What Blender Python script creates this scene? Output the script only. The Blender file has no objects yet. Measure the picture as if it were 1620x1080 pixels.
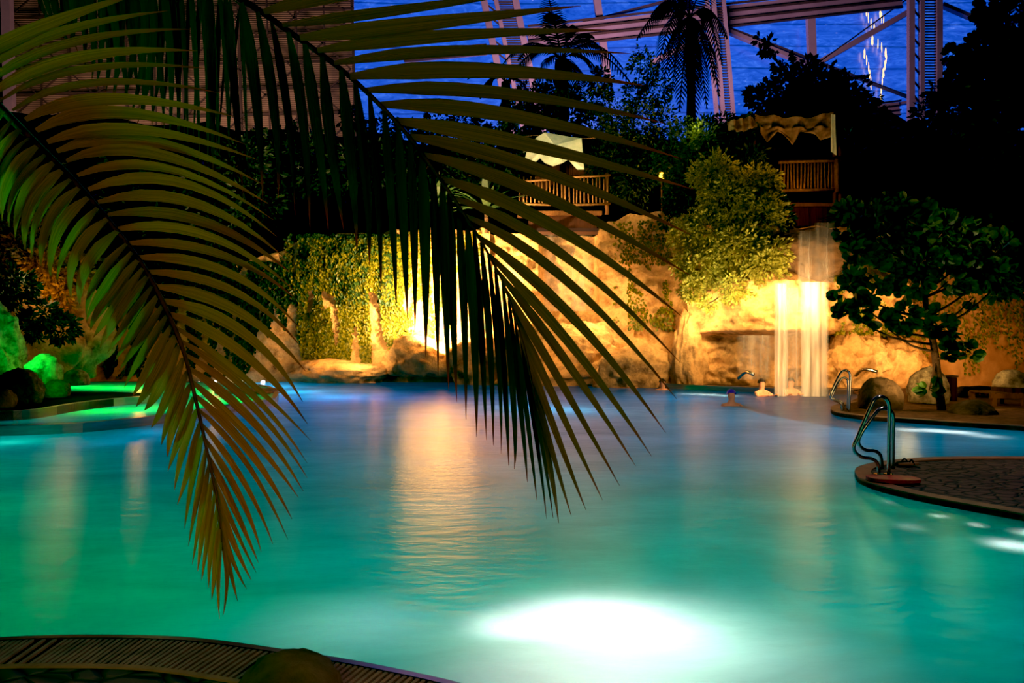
import bpy, math, random
from mathutils import Vector, noise, Matrix
R_ = random.Random(7)
scene = bpy.context.scene
COL = scene.collection
F = 1080.0; CZ = 1.5
def P(px, py, Y): return Vector(((px-810)/F*Y, Y, CZ-(py-540)/F*Y))
def G(px, py, z=0.0):
    Y = F*(CZ-z)/(py-540); return Vector(((px-810)/F*Y, Y, z))
def X(px, Y): return (px-810)/F*Y
def lin(c):
    r = []
    for v in c:
        v /= 255.0; r.append(v/12.92 if v <= .04045 else ((v+.055)/1.055)**2.4)
    return r
def lerp(a, b, t): return a+(b-a)*t
def interp(tab, x):
    if x <= tab[0][0]: return tab[0][1]
    for (a, va), (b, vb) in zip(tab, tab[1:]):
        if x <= b: return va+(vb-va)*(x-a)/(b-a)
    return tab[-1][1]
def fbm(v, o=4): return noise.fractal(v, 1.0, 2.0, o)

# ------------------------------------------------------------ materials
def newmat(name):
    m = bpy.data.materials.new(name); m.use_nodes = True
    nt = m.node_tree; nt.nodes.clear()
    out = nt.nodes.new('ShaderNodeOutputMaterial')
    return m, nt, out
def nd(nt, t, **k):
    n = nt.nodes.new(t)
    for a, b in k.items():
        if a in n.inputs: n.inputs[a].default_value = b
        else: setattr(n, a, b)
    return n
def ramp(nt, stops):
    r = nt.nodes.new('ShaderNodeValToRGB'); e = r.color_ramp.elements
    while len(e) < len(stops): e.new(.5)
    for el, (p, c) in zip(e, stops): el.position = p; el.color = (*c[:3], 1)
    return r
def coords(nt, scale=(1, 1, 1), obj=False):
    g = nd(nt, 'ShaderNodeTexCoord') if obj else nd(nt, 'ShaderNodeNewGeometry')
    mp = nd(nt, 'ShaderNodeMapping'); mp.inputs['Scale'].default_value = scale
    nt.links.new(g.outputs['Object' if obj else 'Position'], mp.inputs['Vector'])
    return mp.outputs[0]
def surf(name, c1, c2, rough=.8, scale=3, bump=.0, bscale=20, metal=0, stretch=(1, 1, 1), spec=.3, c3=None, detail=6):
    m, nt, out = newmat(name); L = nt.links.new
    co = coords(nt, stretch)
    n = nd(nt, 'ShaderNodeTexNoise', Scale=scale, Detail=detail, Roughness=.65); L(co, n.inputs['Vector'])
    st = [(.35, lin(c1)), (.65, lin(c2))]
    if c3: st = [(.3, lin(c1)), (.5, lin(c2)), (.7, lin(c3))]
    r = ramp(nt, st); L(n.outputs['Fac'], r.inputs[0])
    b = nd(nt, 'ShaderNodeBsdfPrincipled', Roughness=rough, Metallic=metal)
    b.inputs['Specular IOR Level'].default_value = spec
    L(r.outputs[0], b.inputs['Base Color'])
    if bump:
        n2 = nd(nt, 'ShaderNodeTexNoise', Scale=bscale, Detail=8, Roughness=.7); L(co, n2.inputs['Vector'])
        bp = nd(nt, 'ShaderNodeBump', Strength=bump, Distance=.1); L(n2.outputs['Fac'], bp.inputs['Height'])
        L(bp.outputs[0], b.inputs['Normal'])
    L(b.outputs[0], out.inputs[0]); return m
def leafmat(name, c1, c2, trans=.35, rough=.45, scale=2.0):
    m, nt, out = newmat(name); L = nt.links.new
    co = coords(nt)
    n = nd(nt, 'ShaderNodeTexNoise', Scale=scale*6, Detail=3); L(co, n.inputs['Vector'])
    r = ramp(nt, [(.35, lin(c1)), (.65, lin(c2))]); L(n.outputs['Fac'], r.inputs[0])
    b = nd(nt, 'ShaderNodeBsdfPrincipled', Roughness=rough); b.inputs['Specular IOR Level'].default_value = .35
    t = nd(nt, 'ShaderNodeBsdfTranslucent')
    mx = nd(nt, 'ShaderNodeMixShader'); mx.inputs[0].default_value = trans
    L(r.outputs[0], b.inputs['Base Color']); L(r.outputs[0], t.inputs[0])
    L(b.outputs[0], mx.inputs[1]); L(t.outputs[0], mx.inputs[2]); L(mx.outputs[0], out.inputs[0])
    return m
def frondmat(name, c1, c2, trans=.3):
    # long blades: fine lengthwise ribs come from the per-blade UV
    m, nt, out = newmat(name); L = nt.links.new
    uv = nd(nt, 'ShaderNodeUVMap'); mp = nd(nt, 'ShaderNodeMapping'); mp.inputs['Scale'].default_value = (9, .6, 1)
    L(uv.outputs[0], mp.inputs[0])
    n = nd(nt, 'ShaderNodeTexNoise', Scale=2.0, Detail=3); L(mp.outputs[0], n.inputs['Vector'])
    r = ramp(nt, [(.3, lin(c1)), (.7, lin(c2))]); L(n.outputs['Fac'], r.inputs[0])
    sx = nd(nt, 'ShaderNodeSeparateXYZ'); L(uv.outputs[0], sx.inputs[0])
    tipr = ramp(nt, [(.0, (0, 0, 0)), (.82, (0, 0, 0)), (1.0, (1, 1, 1))]); L(sx.outputs[1], tipr.inputs[0])
    mc = nd(nt, 'ShaderNodeMixRGB'); L(tipr.outputs[0], mc.inputs[0]); L(r.outputs[0], mc.inputs[1]); mc.inputs[2].default_value = (*lin((150, 70, 20)), 1)
    b = nd(nt, 'ShaderNodeBsdfPrincipled', Roughness=.5); b.inputs['Specular IOR Level'].default_value = .3
    t = nd(nt, 'ShaderNodeBsdfTranslucent')
    bp = nd(nt, 'ShaderNodeBump', Strength=.4, Distance=.01); L(n.outputs['Fac'], bp.inputs['Height']); L(bp.outputs[0], b.inputs['Normal'])
    mx = nd(nt, 'ShaderNodeMixShader'); mx.inputs[0].default_value = trans
    L(mc.outputs[0], b.inputs['Base Color']); L(mc.outputs[0], t.inputs[0])
    L(b.outputs[0], mx.inputs[1]); L(t.outputs[0], mx.inputs[2]); L(mx.outputs[0], out.inputs[0])
    return m
def emis(name, c, s):
    m, nt, out = newmat(name); e = nd(nt, 'ShaderNodeEmission', Strength=s); e.inputs[0].default_value = (*lin(c), 1)
    nt.links.new(e.outputs[0], out.inputs[0]); return m

def watermat(name):
    m, nt, out = newmat(name); L = nt.links.new
    co = coords(nt, (.7, 1.6, 1))
    n = nd(nt, 'ShaderNodeTexNoise', Scale=5.0, Detail=5, Roughness=.6); L(co, n.inputs['Vector'])
    bp = nd(nt, 'ShaderNodeBump', Strength=.2, Distance=.05); L(n.outputs['Fac'], bp.inputs['Height'])
    co2 = coords(nt, (.5, 1.0, 1))
    n2 = nd(nt, 'ShaderNodeTexNoise', Scale=1.1, Detail=6, Roughness=.6, Distortion=.6); L(co2, n2.inputs['Vector'])
    r = ramp(nt, [(.3, (.62, .66, .66)), (.7, (.95, 1, 1))]); L(n2.outputs['Fac'], r.inputs[0])
    tr = nd(nt, 'ShaderNodeBsdfTranslucent'); L(r.outputs[0], tr.inputs[0])
    rf = nd(nt, 'ShaderNodeBsdfRefraction', Roughness=.0, IOR=1.33); rf.inputs[0].default_value = (.8, .95, .95, 1)
    L(bp.outputs[0], rf.inputs['Normal'])
    body = nd(nt, 'ShaderNodeMixShader'); body.inputs[0].default_value = .15
    L(tr.outputs[0], body.inputs[1]); L(rf.outputs[0], body.inputs[2])
    gl = nd(nt, 'ShaderNodeBsdfGlossy', Roughness=.22, distribution='BECKMANN'); L(bp.outputs[0], gl.inputs['Normal'])
    fr = nd(nt, 'ShaderNodeFresnel', IOR=1.33); L(bp.outputs[0], fr.inputs['Normal'])
    mt = nd(nt, 'ShaderNodeMath', operation='MULTIPLY'); mt.inputs[1].default_value = .7; L(fr.outputs[0], mt.inputs[0])
    mx = nd(nt, 'ShaderNodeMixShader'); L(mt.outputs[0], mx.inputs[0]); L(body.outputs[0], mx.inputs[1]); L(gl.outputs[0], mx.inputs[2])
    L(mx.outputs[0], out.inputs[0]); return m
M = {}
M['water'] = watermat('pool_water')
M['rock'] = surf('rock', (105, 72, 40), (225, 175, 112), .9, 1.4, 1.0, 5, c3=(165, 115, 65))
M['rockdark'] = surf('rock_dark', (60, 42, 28), (120, 90, 60), .9, 1.5, .8, 5)
M['plaster'] = surf('plaster', (160, 110, 65), (205, 150, 95), .9, .8, .3, 8)
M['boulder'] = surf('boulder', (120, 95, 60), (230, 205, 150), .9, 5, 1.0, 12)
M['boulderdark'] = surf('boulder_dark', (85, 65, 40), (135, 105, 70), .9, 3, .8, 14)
M['soil'] = surf('soil', (20, 16, 10), (40, 30, 18), 1, 2, .5, 8)
M['steel'] = surf('steel', (190, 175, 160), (150, 140, 130), .28, 2, 0, metal=1, stretch=(.4, .4, 4))
M['chrome'] = surf('chrome', (200, 200, 195), (180, 180, 175), .16, 2, 0, metal=1)
M['pinksteel'] = surf('pink_steel', (180, 140, 160), (155, 120, 140), .7, .3)
M['darksteel'] = surf('dark_steel', (70, 50, 50), (95, 65, 60), .7, .5)
M['wood'] = surf('wood', (95, 62, 36), (140, 95, 55), .8, 3, .5, 12, stretch=(1, 1, .15))
M['wooddark'] = surf('wood_dark', (60, 34, 24), (85, 50, 34), .85, 3, .4, 12, stretch=(4, 4, .4))
M['bamboo'] = surf('bamboo', (150, 110, 60), (110, 75, 40), .6, 9, .2, 30)
M['cloth'] = surf('cloth', (205, 170, 120), (160, 120, 80), .9, 5, .3, 30)
M['white'] = surf('white_cloth', (205, 220, 190), (235, 240, 215), .9, 5, .2, 20)
M['grate'] = surf('grate', (120, 95, 85), (150, 120, 108), .6, 10, .1, 60)
M['black'] = surf('black', (8, 8, 8), (18, 15, 12), .9, 5)
M['sand'] = surf('sand', (105, 70, 45), (150, 105, 70), .95, 6, .7, 30)
M['stone'] = surf('stone_rim', (125, 90, 65), (160, 120, 90), .6, 4, .2, 40)
M['skin'] = surf('skin', (205, 140, 105), (225, 160, 125), .5, 6)
M['hair'] = surf('hair', (25, 15, 10), (45, 28, 16), .6, 20)
M['purple'] = surf('purple_cap', (70, 40, 200), (90, 60, 230), .5, 6)
M['red'] = surf('red_board', (190, 60, 60), (150, 50, 40), .5, 8, c3=(170, 110, 40))
M['poolfloor'] = surf('pool_tiles', (0, 70, 75), (0, 95, 95), .8, 2)
M['trunk'] = surf('bark', (60, 42, 26), (95, 68, 42), .9, 6, .8, 18)
M['trunkred'] = surf('fibre', (80, 42, 24), (120, 66, 36), .95, 8, .8, 18)
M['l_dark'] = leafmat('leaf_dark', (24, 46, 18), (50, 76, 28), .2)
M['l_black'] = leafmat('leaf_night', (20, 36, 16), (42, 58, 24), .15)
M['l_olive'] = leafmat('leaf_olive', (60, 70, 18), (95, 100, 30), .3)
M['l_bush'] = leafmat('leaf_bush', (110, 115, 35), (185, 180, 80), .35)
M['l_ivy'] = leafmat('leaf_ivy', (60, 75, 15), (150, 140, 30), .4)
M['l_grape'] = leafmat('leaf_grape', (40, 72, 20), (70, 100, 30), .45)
M['l_goldlit'] = leafmat('leaf_goldlit', (140, 95, 30), (190, 140, 50), .3)  # gold tone puts the yellow light on the left bush into the leaves
M['f_tan'] = frondmat('frond_tan', (120, 88, 30), (165, 122, 46), .35)
M['f_greenlit'] = frondmat('frond_greenlit', (110, 105, 38), (160, 130, 55), .3)  # greener copy: the green light on the left leaflets is partly in the colour
M['f_olive'] = frondmat('frond_olive', (92, 80, 22), (130, 105, 34), .25)
M['f_shade'] = frondmat('frond_shade', (52, 56, 22), (74, 70, 28), .2)  # darker copy: shade on hanging and farther leaflets is put into the colour
M['f_night'] = leafmat('frond_night', (22, 44, 22), (44, 64, 30), .2)
M['midrib'] = surf('midrib', (62, 40, 18), (88, 60, 26), .6, 20, .2, 60)
M['lamp'] = emis('lantern_glow', (255, 180, 40), 9)
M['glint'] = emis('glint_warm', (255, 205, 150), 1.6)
M['led'] = emis('led_white', (230, 250, 255), 6)
M['skindark'] = M['skin']

def cobblemat():
    m, nt, out = newmat('cobbles'); L = nt.links.new
    co = coords(nt, (1, 1.5, 1))
    v = nd(nt, 'ShaderNodeTexVoronoi', Scale=6.0); v.feature = 'DISTANCE_TO_EDGE'; L(co, v.inputs['Vector'])
    v2 = nd(nt, 'ShaderNodeTexVoronoi', Scale=6.0); L(co, v2.inputs['Vector'])
    r = ramp(nt, [(.0, lin((22, 14, 12))), (.12, lin((78, 58, 50)))]); L(v.outputs['Distance'], r.inputs[0])
    r2 = ramp(nt, [(0, (.0, .0, .0)), (.15, (1, 1, 1))]); L(v.outputs['Distance'], r2.inputs[0])
    bp = nd(nt, 'ShaderNodeBump', Strength=.8, Distance=.03); L(r2.outputs[0], bp.inputs['Height'])
    b = nd(nt, 'ShaderNodeBsdfPrincipled', Roughness=.75); L(r.outputs[0], b.inputs['Base Color']); L(bp.outputs[0], b.inputs['Normal'])
    L(b.outputs[0], out.inputs[0]); return m
M['cobble'] = cobblemat()
def foilmat():
    m, nt, out = newmat('membrane_foil'); L = nt.links.new
    co = coords(nt, (.22, 1, .75))
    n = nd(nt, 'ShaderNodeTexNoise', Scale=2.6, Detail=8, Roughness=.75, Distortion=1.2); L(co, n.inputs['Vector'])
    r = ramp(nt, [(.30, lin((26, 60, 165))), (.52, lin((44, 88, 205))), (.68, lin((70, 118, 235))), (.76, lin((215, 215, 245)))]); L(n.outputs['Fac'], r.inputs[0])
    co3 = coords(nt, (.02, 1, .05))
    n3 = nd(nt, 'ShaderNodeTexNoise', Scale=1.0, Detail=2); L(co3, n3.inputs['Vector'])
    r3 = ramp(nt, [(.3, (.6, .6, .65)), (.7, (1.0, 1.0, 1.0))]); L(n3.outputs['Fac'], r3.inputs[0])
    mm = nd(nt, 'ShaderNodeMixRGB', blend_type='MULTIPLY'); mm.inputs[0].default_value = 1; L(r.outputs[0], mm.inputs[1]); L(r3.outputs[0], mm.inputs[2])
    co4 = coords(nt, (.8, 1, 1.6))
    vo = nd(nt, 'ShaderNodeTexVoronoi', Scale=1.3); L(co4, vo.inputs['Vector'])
    rs = ramp(nt, [(.05, (1, .95, .9)), (.13, (0, 0, 0))]); L(vo.outputs['Distance'], rs.inputs[0])  # scattered bright dots painted as hall lights reflected in the foil
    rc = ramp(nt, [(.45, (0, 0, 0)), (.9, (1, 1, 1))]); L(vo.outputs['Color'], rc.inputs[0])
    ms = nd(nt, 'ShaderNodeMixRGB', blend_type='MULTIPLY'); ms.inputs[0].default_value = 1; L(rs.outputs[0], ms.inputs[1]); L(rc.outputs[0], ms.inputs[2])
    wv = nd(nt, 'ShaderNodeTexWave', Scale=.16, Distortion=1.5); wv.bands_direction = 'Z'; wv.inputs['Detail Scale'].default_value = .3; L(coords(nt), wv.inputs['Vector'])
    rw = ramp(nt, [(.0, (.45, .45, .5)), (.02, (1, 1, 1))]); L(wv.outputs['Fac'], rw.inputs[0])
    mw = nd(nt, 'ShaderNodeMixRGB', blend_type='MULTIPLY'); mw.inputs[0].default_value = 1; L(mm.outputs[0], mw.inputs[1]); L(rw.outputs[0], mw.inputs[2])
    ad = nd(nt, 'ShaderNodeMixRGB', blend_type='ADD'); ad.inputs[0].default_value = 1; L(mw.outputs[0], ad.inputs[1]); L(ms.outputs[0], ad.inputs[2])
    e = nd(nt, 'ShaderNodeEmission', Strength=1.15); L(ad.outputs[0], e.inputs[0])  # backlight through the foil and its reflected glints are painted as emission
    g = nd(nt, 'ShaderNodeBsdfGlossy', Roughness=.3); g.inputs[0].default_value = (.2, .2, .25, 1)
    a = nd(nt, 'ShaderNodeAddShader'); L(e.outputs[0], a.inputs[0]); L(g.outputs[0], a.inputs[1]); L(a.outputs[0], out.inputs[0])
    return m
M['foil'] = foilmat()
def corrmat():
    m, nt, out = newmat('corrugated'); L = nt.links.new
    co = coords(nt)
    w = nd(nt, 'ShaderNodeTexWave', Scale=1.9); w.bands_direction = 'Z'; L(co, w.inputs['Vector'])
    r = ramp(nt, [(.3, lin((130, 95, 80))), (.75, lin((172, 128, 110)))]); L(w.outputs['Fac'], r.inputs[0])
    bp = nd(nt, 'ShaderNodeBump', Strength=.6, Distance=.1); L(w.outputs['Fac'], bp.inputs['Height'])
    b = nd(nt, 'ShaderNodeBsdfPrincipled', Roughness=.7); L(r.outputs[0], b.inputs['Base Color']); L(bp.outputs[0], b.inputs['Normal'])
    L(b.outputs[0], out.inputs[0]); return m
M['corr'] = corrmat()
def fallmat(name, dens, stretch=9.0):
    m, nt, out = newmat(name); L = nt.links.new
    uv = nd(nt, 'ShaderNodeUVMap'); mp = nd(nt, 'ShaderNodeMapping'); mp.inputs['Scale'].default_value = (stretch, .5, 1)
    L(uv.outputs[0], mp.inputs[0])
    n = nd(nt, 'ShaderNodeTexNoise', Scale=2.2, Detail=5, Roughness=.55); L(mp.outputs[0], n.inputs['Vector'])
    r = ramp(nt, [(.28, (dens*.15,)*3), (.66, (dens,)*3)]); L(n.outputs['Fac'], r.inputs[0])
    sx = nd(nt, 'ShaderNodeSeparateXYZ'); L(uv.outputs[0], sx.inputs[0])
    er = ramp(nt, [(0, (0, 0, 0)), (.18, (1, 1, 1)), (.82, (1, 1, 1)), (1, (0, 0, 0))]); L(sx.outputs[0], er.inputs[0])
    mu = nd(nt, 'ShaderNodeMath', operation='MULTIPLY'); L(r.outputs[0], mu.inputs[0]); L(er.outputs[0], mu.inputs[1])
    d = nd(nt, 'ShaderNodeBsdfDiffuse'); d.inputs[0].default_value = (1, .95, .88, 1)
    t = nd(nt, 'ShaderNodeBsdfTranslucent'); t.inputs[0].default_value = (1, .95, .88, 1)
    m1 = nd(nt, 'ShaderNodeMixShader'); m1.inputs[0].default_value = .5; L(d.outputs[0], m1.inputs[1]); L(t.outputs[0], m1.inputs[2])
    tp = nd(nt, 'ShaderNodeBsdfTransparent')
    m2 = nd(nt, 'ShaderNodeMixShader'); L(mu.outputs[0], m2.inputs[0]); L(tp.outputs[0], m2.inputs[1]); L(m1.outputs[0], m2.inputs[2])
    L(m2.outputs[0], out.inputs[0]); return m
M['fall'] = fallmat('falling_water', .9, 1.6)
M['fallthin'] = fallmat('thin_falling_water', .32, 4)

# ------------------------------------------------------------ builders
class MB:
    def __init__(s): s.v = []; s.f = []; s.uv = []; s.smooth = False
    def add(s, vs, fs, uvs=None):
        o = len(s.v); s.v += [tuple(v) for v in vs]; s.f += [tuple(i+o for i in f) for f in fs]
        s.uv += list(uvs) if uvs else [(0, 0)]*len(vs)
    def box(s, c, d, rz=0, rot=None):
        h = Vector(d)/2; m = rot or Matrix.Rotation(rz, 3, 'Z'); b = min(h)*.18
        vs = []
        for sx in (-1, 1):
            for sy in (-1, 1):
                for sz in (-1, 1): vs.append(Vector(c)+m@Vector((sx*h.x, sy*h.y, sz*h.z)))
        s.add(vs, [(0, 1, 3, 2), (4, 6, 7, 5), (0, 4, 5, 1), (2, 3, 7, 6), (0, 2, 6, 4), (1, 5, 7, 3)])
    def bar(s, a, b, w, h=None):
        a = Vector(a); b = Vector(b); d = b-a; q = d.to_track_quat('X', 'Z').to_matrix()
        s.box((a+b)/2, (d.length, w, h or w), rot=q)
    def tube(s, pts, r, n=8, cap=True):
        pts = [Vector(p) for p in pts]; k = len(pts)
        rs = r if isinstance(r, (list, tuple)) else [r]*k
        vs = []; up = None
        for i, p in enumerate(pts):
            t = (pts[min(i+1, k-1)]-pts[max(i-1, 0)]).normalized()
            if up is None:
                up = Vector((0, 0, 1)) if abs(t.z) < .9 else Vector((1, 0, 0))
            up = (up-t*up.dot(t)).normalized(); sd = t.cross(up)
            for j in range(n):
                a = 2*math.pi*j/n; vs.append(p+(up*math.cos(a)+sd*math.sin(a))*rs[i])
        fs = [(i*n+j, i*n+(j+1) % n, (i+1)*n+(j+1) % n, (i+1)*n+j) for i in range(k-1) for j in range(n)]
        if cap: fs += [tuple(range(n))[::-1], tuple((k-1)*n+j for j in range(n))]
        s.add(vs, fs)
    def build(s, name, mat, parent=None, smooth=False):
        me = bpy.data.meshes.new(name); me.from_pydata(s.v, [], s.f)
        uvl = me.uv_layers.new(name='UVMap')
        if any(u != (0, 0) for u in s.uv[:50]+s.uv[-50:]):
            for lp in me.loops: uvl.data[lp.index].uv = s.uv[lp.vertex_index]
        if smooth or s.smooth: me.polygons.foreach_set('use_smooth', [True]*len(me.polygons))
        me.materials.append(M[mat] if isinstance(mat, str) else mat)
        o = bpy.data.objects.new(name, me); COL.objects.link(o)
        if parent:
            o.parent = parent; o.matrix_parent_inverse = Matrix.Translation(parent.location).inverted()
        return o
def tag(o, label, cat, group=None, kind=None):
    o['label'] = label; o['category'] = cat
    if group: o['group'] = group
    if kind: o['kind'] = kind
    return o
def struct(o): o['kind'] = 'structure'; return o
def empty(name, loc, label, cat, group=None):
    o = bpy.data.objects.new(name, None); o.location = loc; o.empty_display_size = .2; COL.objects.link(o)
    return tag(o, label, cat, group)
def catmull(pts, n=6):
    pts = [Vector(p) for p in pts]; r = []
    for i in range(len(pts)-1):
        p0 = pts[max(i-1, 0)]; p1 = pts[i]; p2 = pts[i+1]; p3 = pts[min(i+2, len(pts)-1)]
        for k in range(n):
            t = k/n
            r.append(.5*((2*p1)+(p2-p0)*t+(2*p0-5*p1+4*p2-p3)*t*t+(3*p1-p0-3*p2+p3)*t**3))
    r.append(pts[-1]); return r
def slab(name, outline, z0, z1, mat, parent=None):
    m = MB(); n = len(outline)
    m.add([(p[0], p[1], z1) for p in outline]+[(p[0], p[1], z0) for p in outline],
          [tuple(range(n)), tuple(range(2*n-1, n-1, -1))]+[(i, i+n, (i+1) % n+n, (i+1) % n) for i in range(n)])
    return m.build(name, mat, parent)
def strip(name, path, off, z0, z1, mat, parent=None, mb=None):
    # a kerb that follows a plan path; off > 0 lies to the left of its direction
    m = mb or MB(); k = len(path); vs = []
    for i, p in enumerate(path):
        a = Vector(path[max(i-1, 0)][:2]); b = Vector(path[min(i+1, k-1)][:2]); t = (b-a).normalized(); nn = Vector((-t.y, t.x))
        q = Vector(p[:2]); w = q+nn*off
        vs += [(q.x, q.y, z0), (q.x, q.y, z1), (w.x, w.y, z1), (w.x, w.y, z0)]
    fs = [(4*i+j, 4*i+(j+1) % 4, 4*i+4+(j+1) % 4, 4*i+4+j) for i in range(k-1) for j in range(4)]
    fs += [(3, 2, 1, 0), (4*k-4, 4*k-3, 4*k-2, 4*k-1)]
    m.add(vs, fs)
    return None if mb else m.build(name, mat, parent)
def rock(name, c, r, seed, mat, label=None, cat='rock', group=None, sub=5, amp=.22, flat=True, parent=None, fr=1.3, facet=True):
    import bmesh
    bm = bmesh.new(); bmesh.ops.create_icosphere(bm, subdivisions=sub, radius=1)
    c = Vector(c); off = Vector((seed*3.7, seed*1.9, seed*2.3))
    for v in bm.verts:
        p = v.co.copy(); k = 1+amp*fbm(p*fr+off, 5)+.05*fbm(p*5+off, 4)+.03*abs(noise.noise(p*9+off))
        for j in range(3):  # a few flattened facets
            nrm = Vector((math.sin(seed*5+j*2.1), math.cos(seed*3+j*1.7), math.sin(seed+j*4.0))).normalized()
            dd = p.dot(nrm)
            if dd > .72 and facet: k *= lerp(1, .72/dd, .7)
        v.co = Vector((p.x*r[0], p.y*r[1], p.z*r[2]))*k
        if flat and v.co.z < -r[2]*.5: v.co.z = -r[2]*.5
    me = bpy.data.meshes.new(name); bm.to_mesh(me); bm.free()
    me.polygons.foreach_set('use_smooth', [True]*len(me.polygons)); me.materials.append(M[mat])
    o = bpy.data.objects.new(name, me); COL.objects.link(o); o.location = c
    if label: tag(o, label, cat, group)
    return o
def leaf(m, p, d, n, L, W, shape=0):
    s = d.cross(n)
    if shape == 0:
        m.add([p, p+d*L*.5+s*W*.5+n*W*.15, p+d*L, p+d*L*.5-s*W*.5+n*W*.15], [(0, 1, 2), (0, 2, 3)])
    elif shape == 1:  # rounded blade
        vs = [p]; k = 8
        c = p+d*L*.5
        vs = [c+d*math.cos(a)*L*.5+s*math.sin(a)*W*.5+n*abs(math.sin(a))*W*.12 for a in [2*math.pi*i/k for i in range(k)]]
        m.add(vs+[c-n*W*.05], [(i, (i+1) % k, k) for i in range(k)])
    else:  # long strap
        q = p+d*L*.55+n*L*.05; e = p+d*L-Vector((0, 0, L*.22))
        m.add([p-s*W*.3, p+s*W*.3, q+s*W*.5, e, q-s*W*.5], [(0, 1, 2, 4), (4, 2, 3)])
def rv(): 
    while True:
        v = Vector((R_.uniform(-1, 1), R_.uniform(-1, 1), R_.uniform(-1, 1)))
        if .05 < v.length < 1: return v.normalized()
def cloud(clumps, n, L, W=None, shape=0, down=.3, sub=9):
    # clumps: (px, py, Y, r_px[, squash_z]); leaves gather on small twigs inside each clump
    m = MB(); W = W or L*.5; tot = sum(c[3]**2 for c in clumps)
    for c in clumps:
        px, py, Y, rp = c[:4]; sz = c[4] if len(c) > 4 else 1
        ctr = P(px, py, Y); r = rp/F*Y; k = max(4, int(n*rp*rp/tot)); nt = max(3, k//sub)
        for _ in range(nt):
            v = rv(); t = v*r*R_.uniform(.45, 1.05); t.z *= sz; t.y *= .8
            tw = ctr+t; td = (v+Vector((0, 0, -down))).normalized()
            for _ in range(sub):
                a = rv(); p = tw+a*r*.16
                d = (td+a*.9+Vector((0, 0, -down*.5))).normalized(); nn = (d.cross(rv())).normalized(); sc = R_.uniform(.65, 1.25)
                leaf(m, p, d, nn, L*sc, W*sc, shape)
    return m
def tree(name, base, clumps, n, L, lmat, label, cat='tree', group=None, shape=0, tr=.12, trunkpath=None, W=None, tmat='trunk', down=.3):
    base = Vector(base); root = empty(name, base, label, cat, group)
    ctrs = [P(*c[:3]) for c in clumps]; top = sum(ctrs, Vector())/len(ctrs)
    m = MB()
    path = catmull(trunkpath, 5) if trunkpath else catmull([base, lerp(base, top, .35)+Vector((tr, 0, 0)), lerp(base, top, .7)-Vector((tr, 0, 0)), top], 4)
    k = len(path); m.tube(path, [tr*(1-.6*i/k) for i in range(k)], 8)
    for c in ctrs:
        q = min(path[k//3:], key=lambda p: (p-c).length+abs(p.z-(c.z-1))*.5)
        mid = lerp(q, c, .5)+Vector((0, 0, -.08*(c-q).length)); m.tube(catmull([q, mid, c], 3), [tr*.35*(1-.1*i) for i in range(7)], 5)
    m.build('trunk', tmat, root, smooth=True)
    cloud(clumps, n, L, W, shape, down).build('foliage', lmat, root)
    return root
def light(kind, loc, col, power, size=.1, target=None, angle=90, blend=.6, sx=None, sy=None, name='lamp'):
    d = bpy.data.lights.new(name, kind); d.color = lin(col) if max(col) > 1 else col; d.energy = power
    if kind == 'POINT': d.shadow_soft_size = size
    if kind == 'SPOT': d.shadow_soft_size = size; d.spot_size = math.radians(angle); d.spot_blend = blend
    if kind == 'AREA':
        d.shape = 'RECTANGLE'; d.size = sx or size; d.size_y = sy or size
    o = bpy.data.objects.new(name, d); COL.objects.link(o); o.location = loc
    if target is not None: o.rotation_euler = (Vector(target)-Vector(loc)).to_track_quat('-Z', 'Y').to_euler()
    return o

# ------------------------------------------------------------ camera, world
cam = bpy.data.cameras.new('camera'); cam.lens = 24; cam.sensor_width = 36; cam.clip_end = 300
co = bpy.data.objects.new('camera', cam); COL.objects.link(co); co.location = (0, 0, CZ); co.rotation_euler = (math.radians(90), 0, 0)
scene.camera = co
w = bpy.data.worlds.new('night'); scene.world = w; w.use_nodes = True
w.node_tree.nodes['Background'].inputs[0].default_value = (.25, .35, .6, 1); w.node_tree.nodes['Background'].inputs[1].default_value = .012
scene.view_settings.view_transform = 'Standard'; scene.view_settings.look = 'None'
scene.view_settings.use_curve_mapping = True
scene.view_settings.curve_mapping.black_level = (.013, .005, .004); scene.view_settings.curve_mapping.white_level = (.85, .85, .85); scene.view_settings.curve_mapping.update()
scene.cycles.max_bounces = 4; scene.cycles.diffuse_bounces = 2; scene.cycles.glossy_bounces = 3; scene.cycles.transmission_bounces = 3
scene.cycles.transparent_max_bounces = 12; scene.cycles.caustics_reflective = False; scene.cycles.caustics_refractive = False
scene.cycles.use_denoising = True; scene.cycles.sample_clamp_indirect = 3; scene.cycles.use_light_tree = True

# ------------------------------------------------------------ pool
near_edge = catmull([G(-420, 1062, .05), G(-200, 1026, .05), G(0, 1009, .05), G(150, 1005, .05), G(300, 1009, .05), G(450, 1028, .05), G(600, 1053, .05), G(760, 1090, .05), G(930, 1150, .05), G(1200, 1290, .05), G(1700, 1560, .05)], 8)
for p in near_edge: p.z = 0
wade_edge = catmull([G(-200, 690), G(0, 688), G(100, 684.5), G(170, 679), G(250, 669), G(340, 655), G(400, 645), G(428, 640)], 5)+catmull([G(431, 636), G(433, 629), G(428, 622), G(410, 617), G(375, 614), G(330, 612), G(240, 611), G(100, 611)], 4)
for p in wade_edge: p.z = 0
poly = [Vector((7, 1.2, 0)), Vector((18, 1.2, 0)), Vector((18, 22.0, 0)), Vector((11, 22.6, 0)), Vector((6, 23.6, 0)), Vector((0, 25.8, 0)), Vector((-9, 26.0, 0)), Vector((-13, 25.6, 0)), Vector((-17, 25, 0))]
poly += wade_edge[::-1]+[Vector((-10.5, 9.5, 0)), Vector((-14, 9, 0)), Vector((-14, 2.5, 0))]+[p for p in near_edge if p.x < 4.0]
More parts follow.
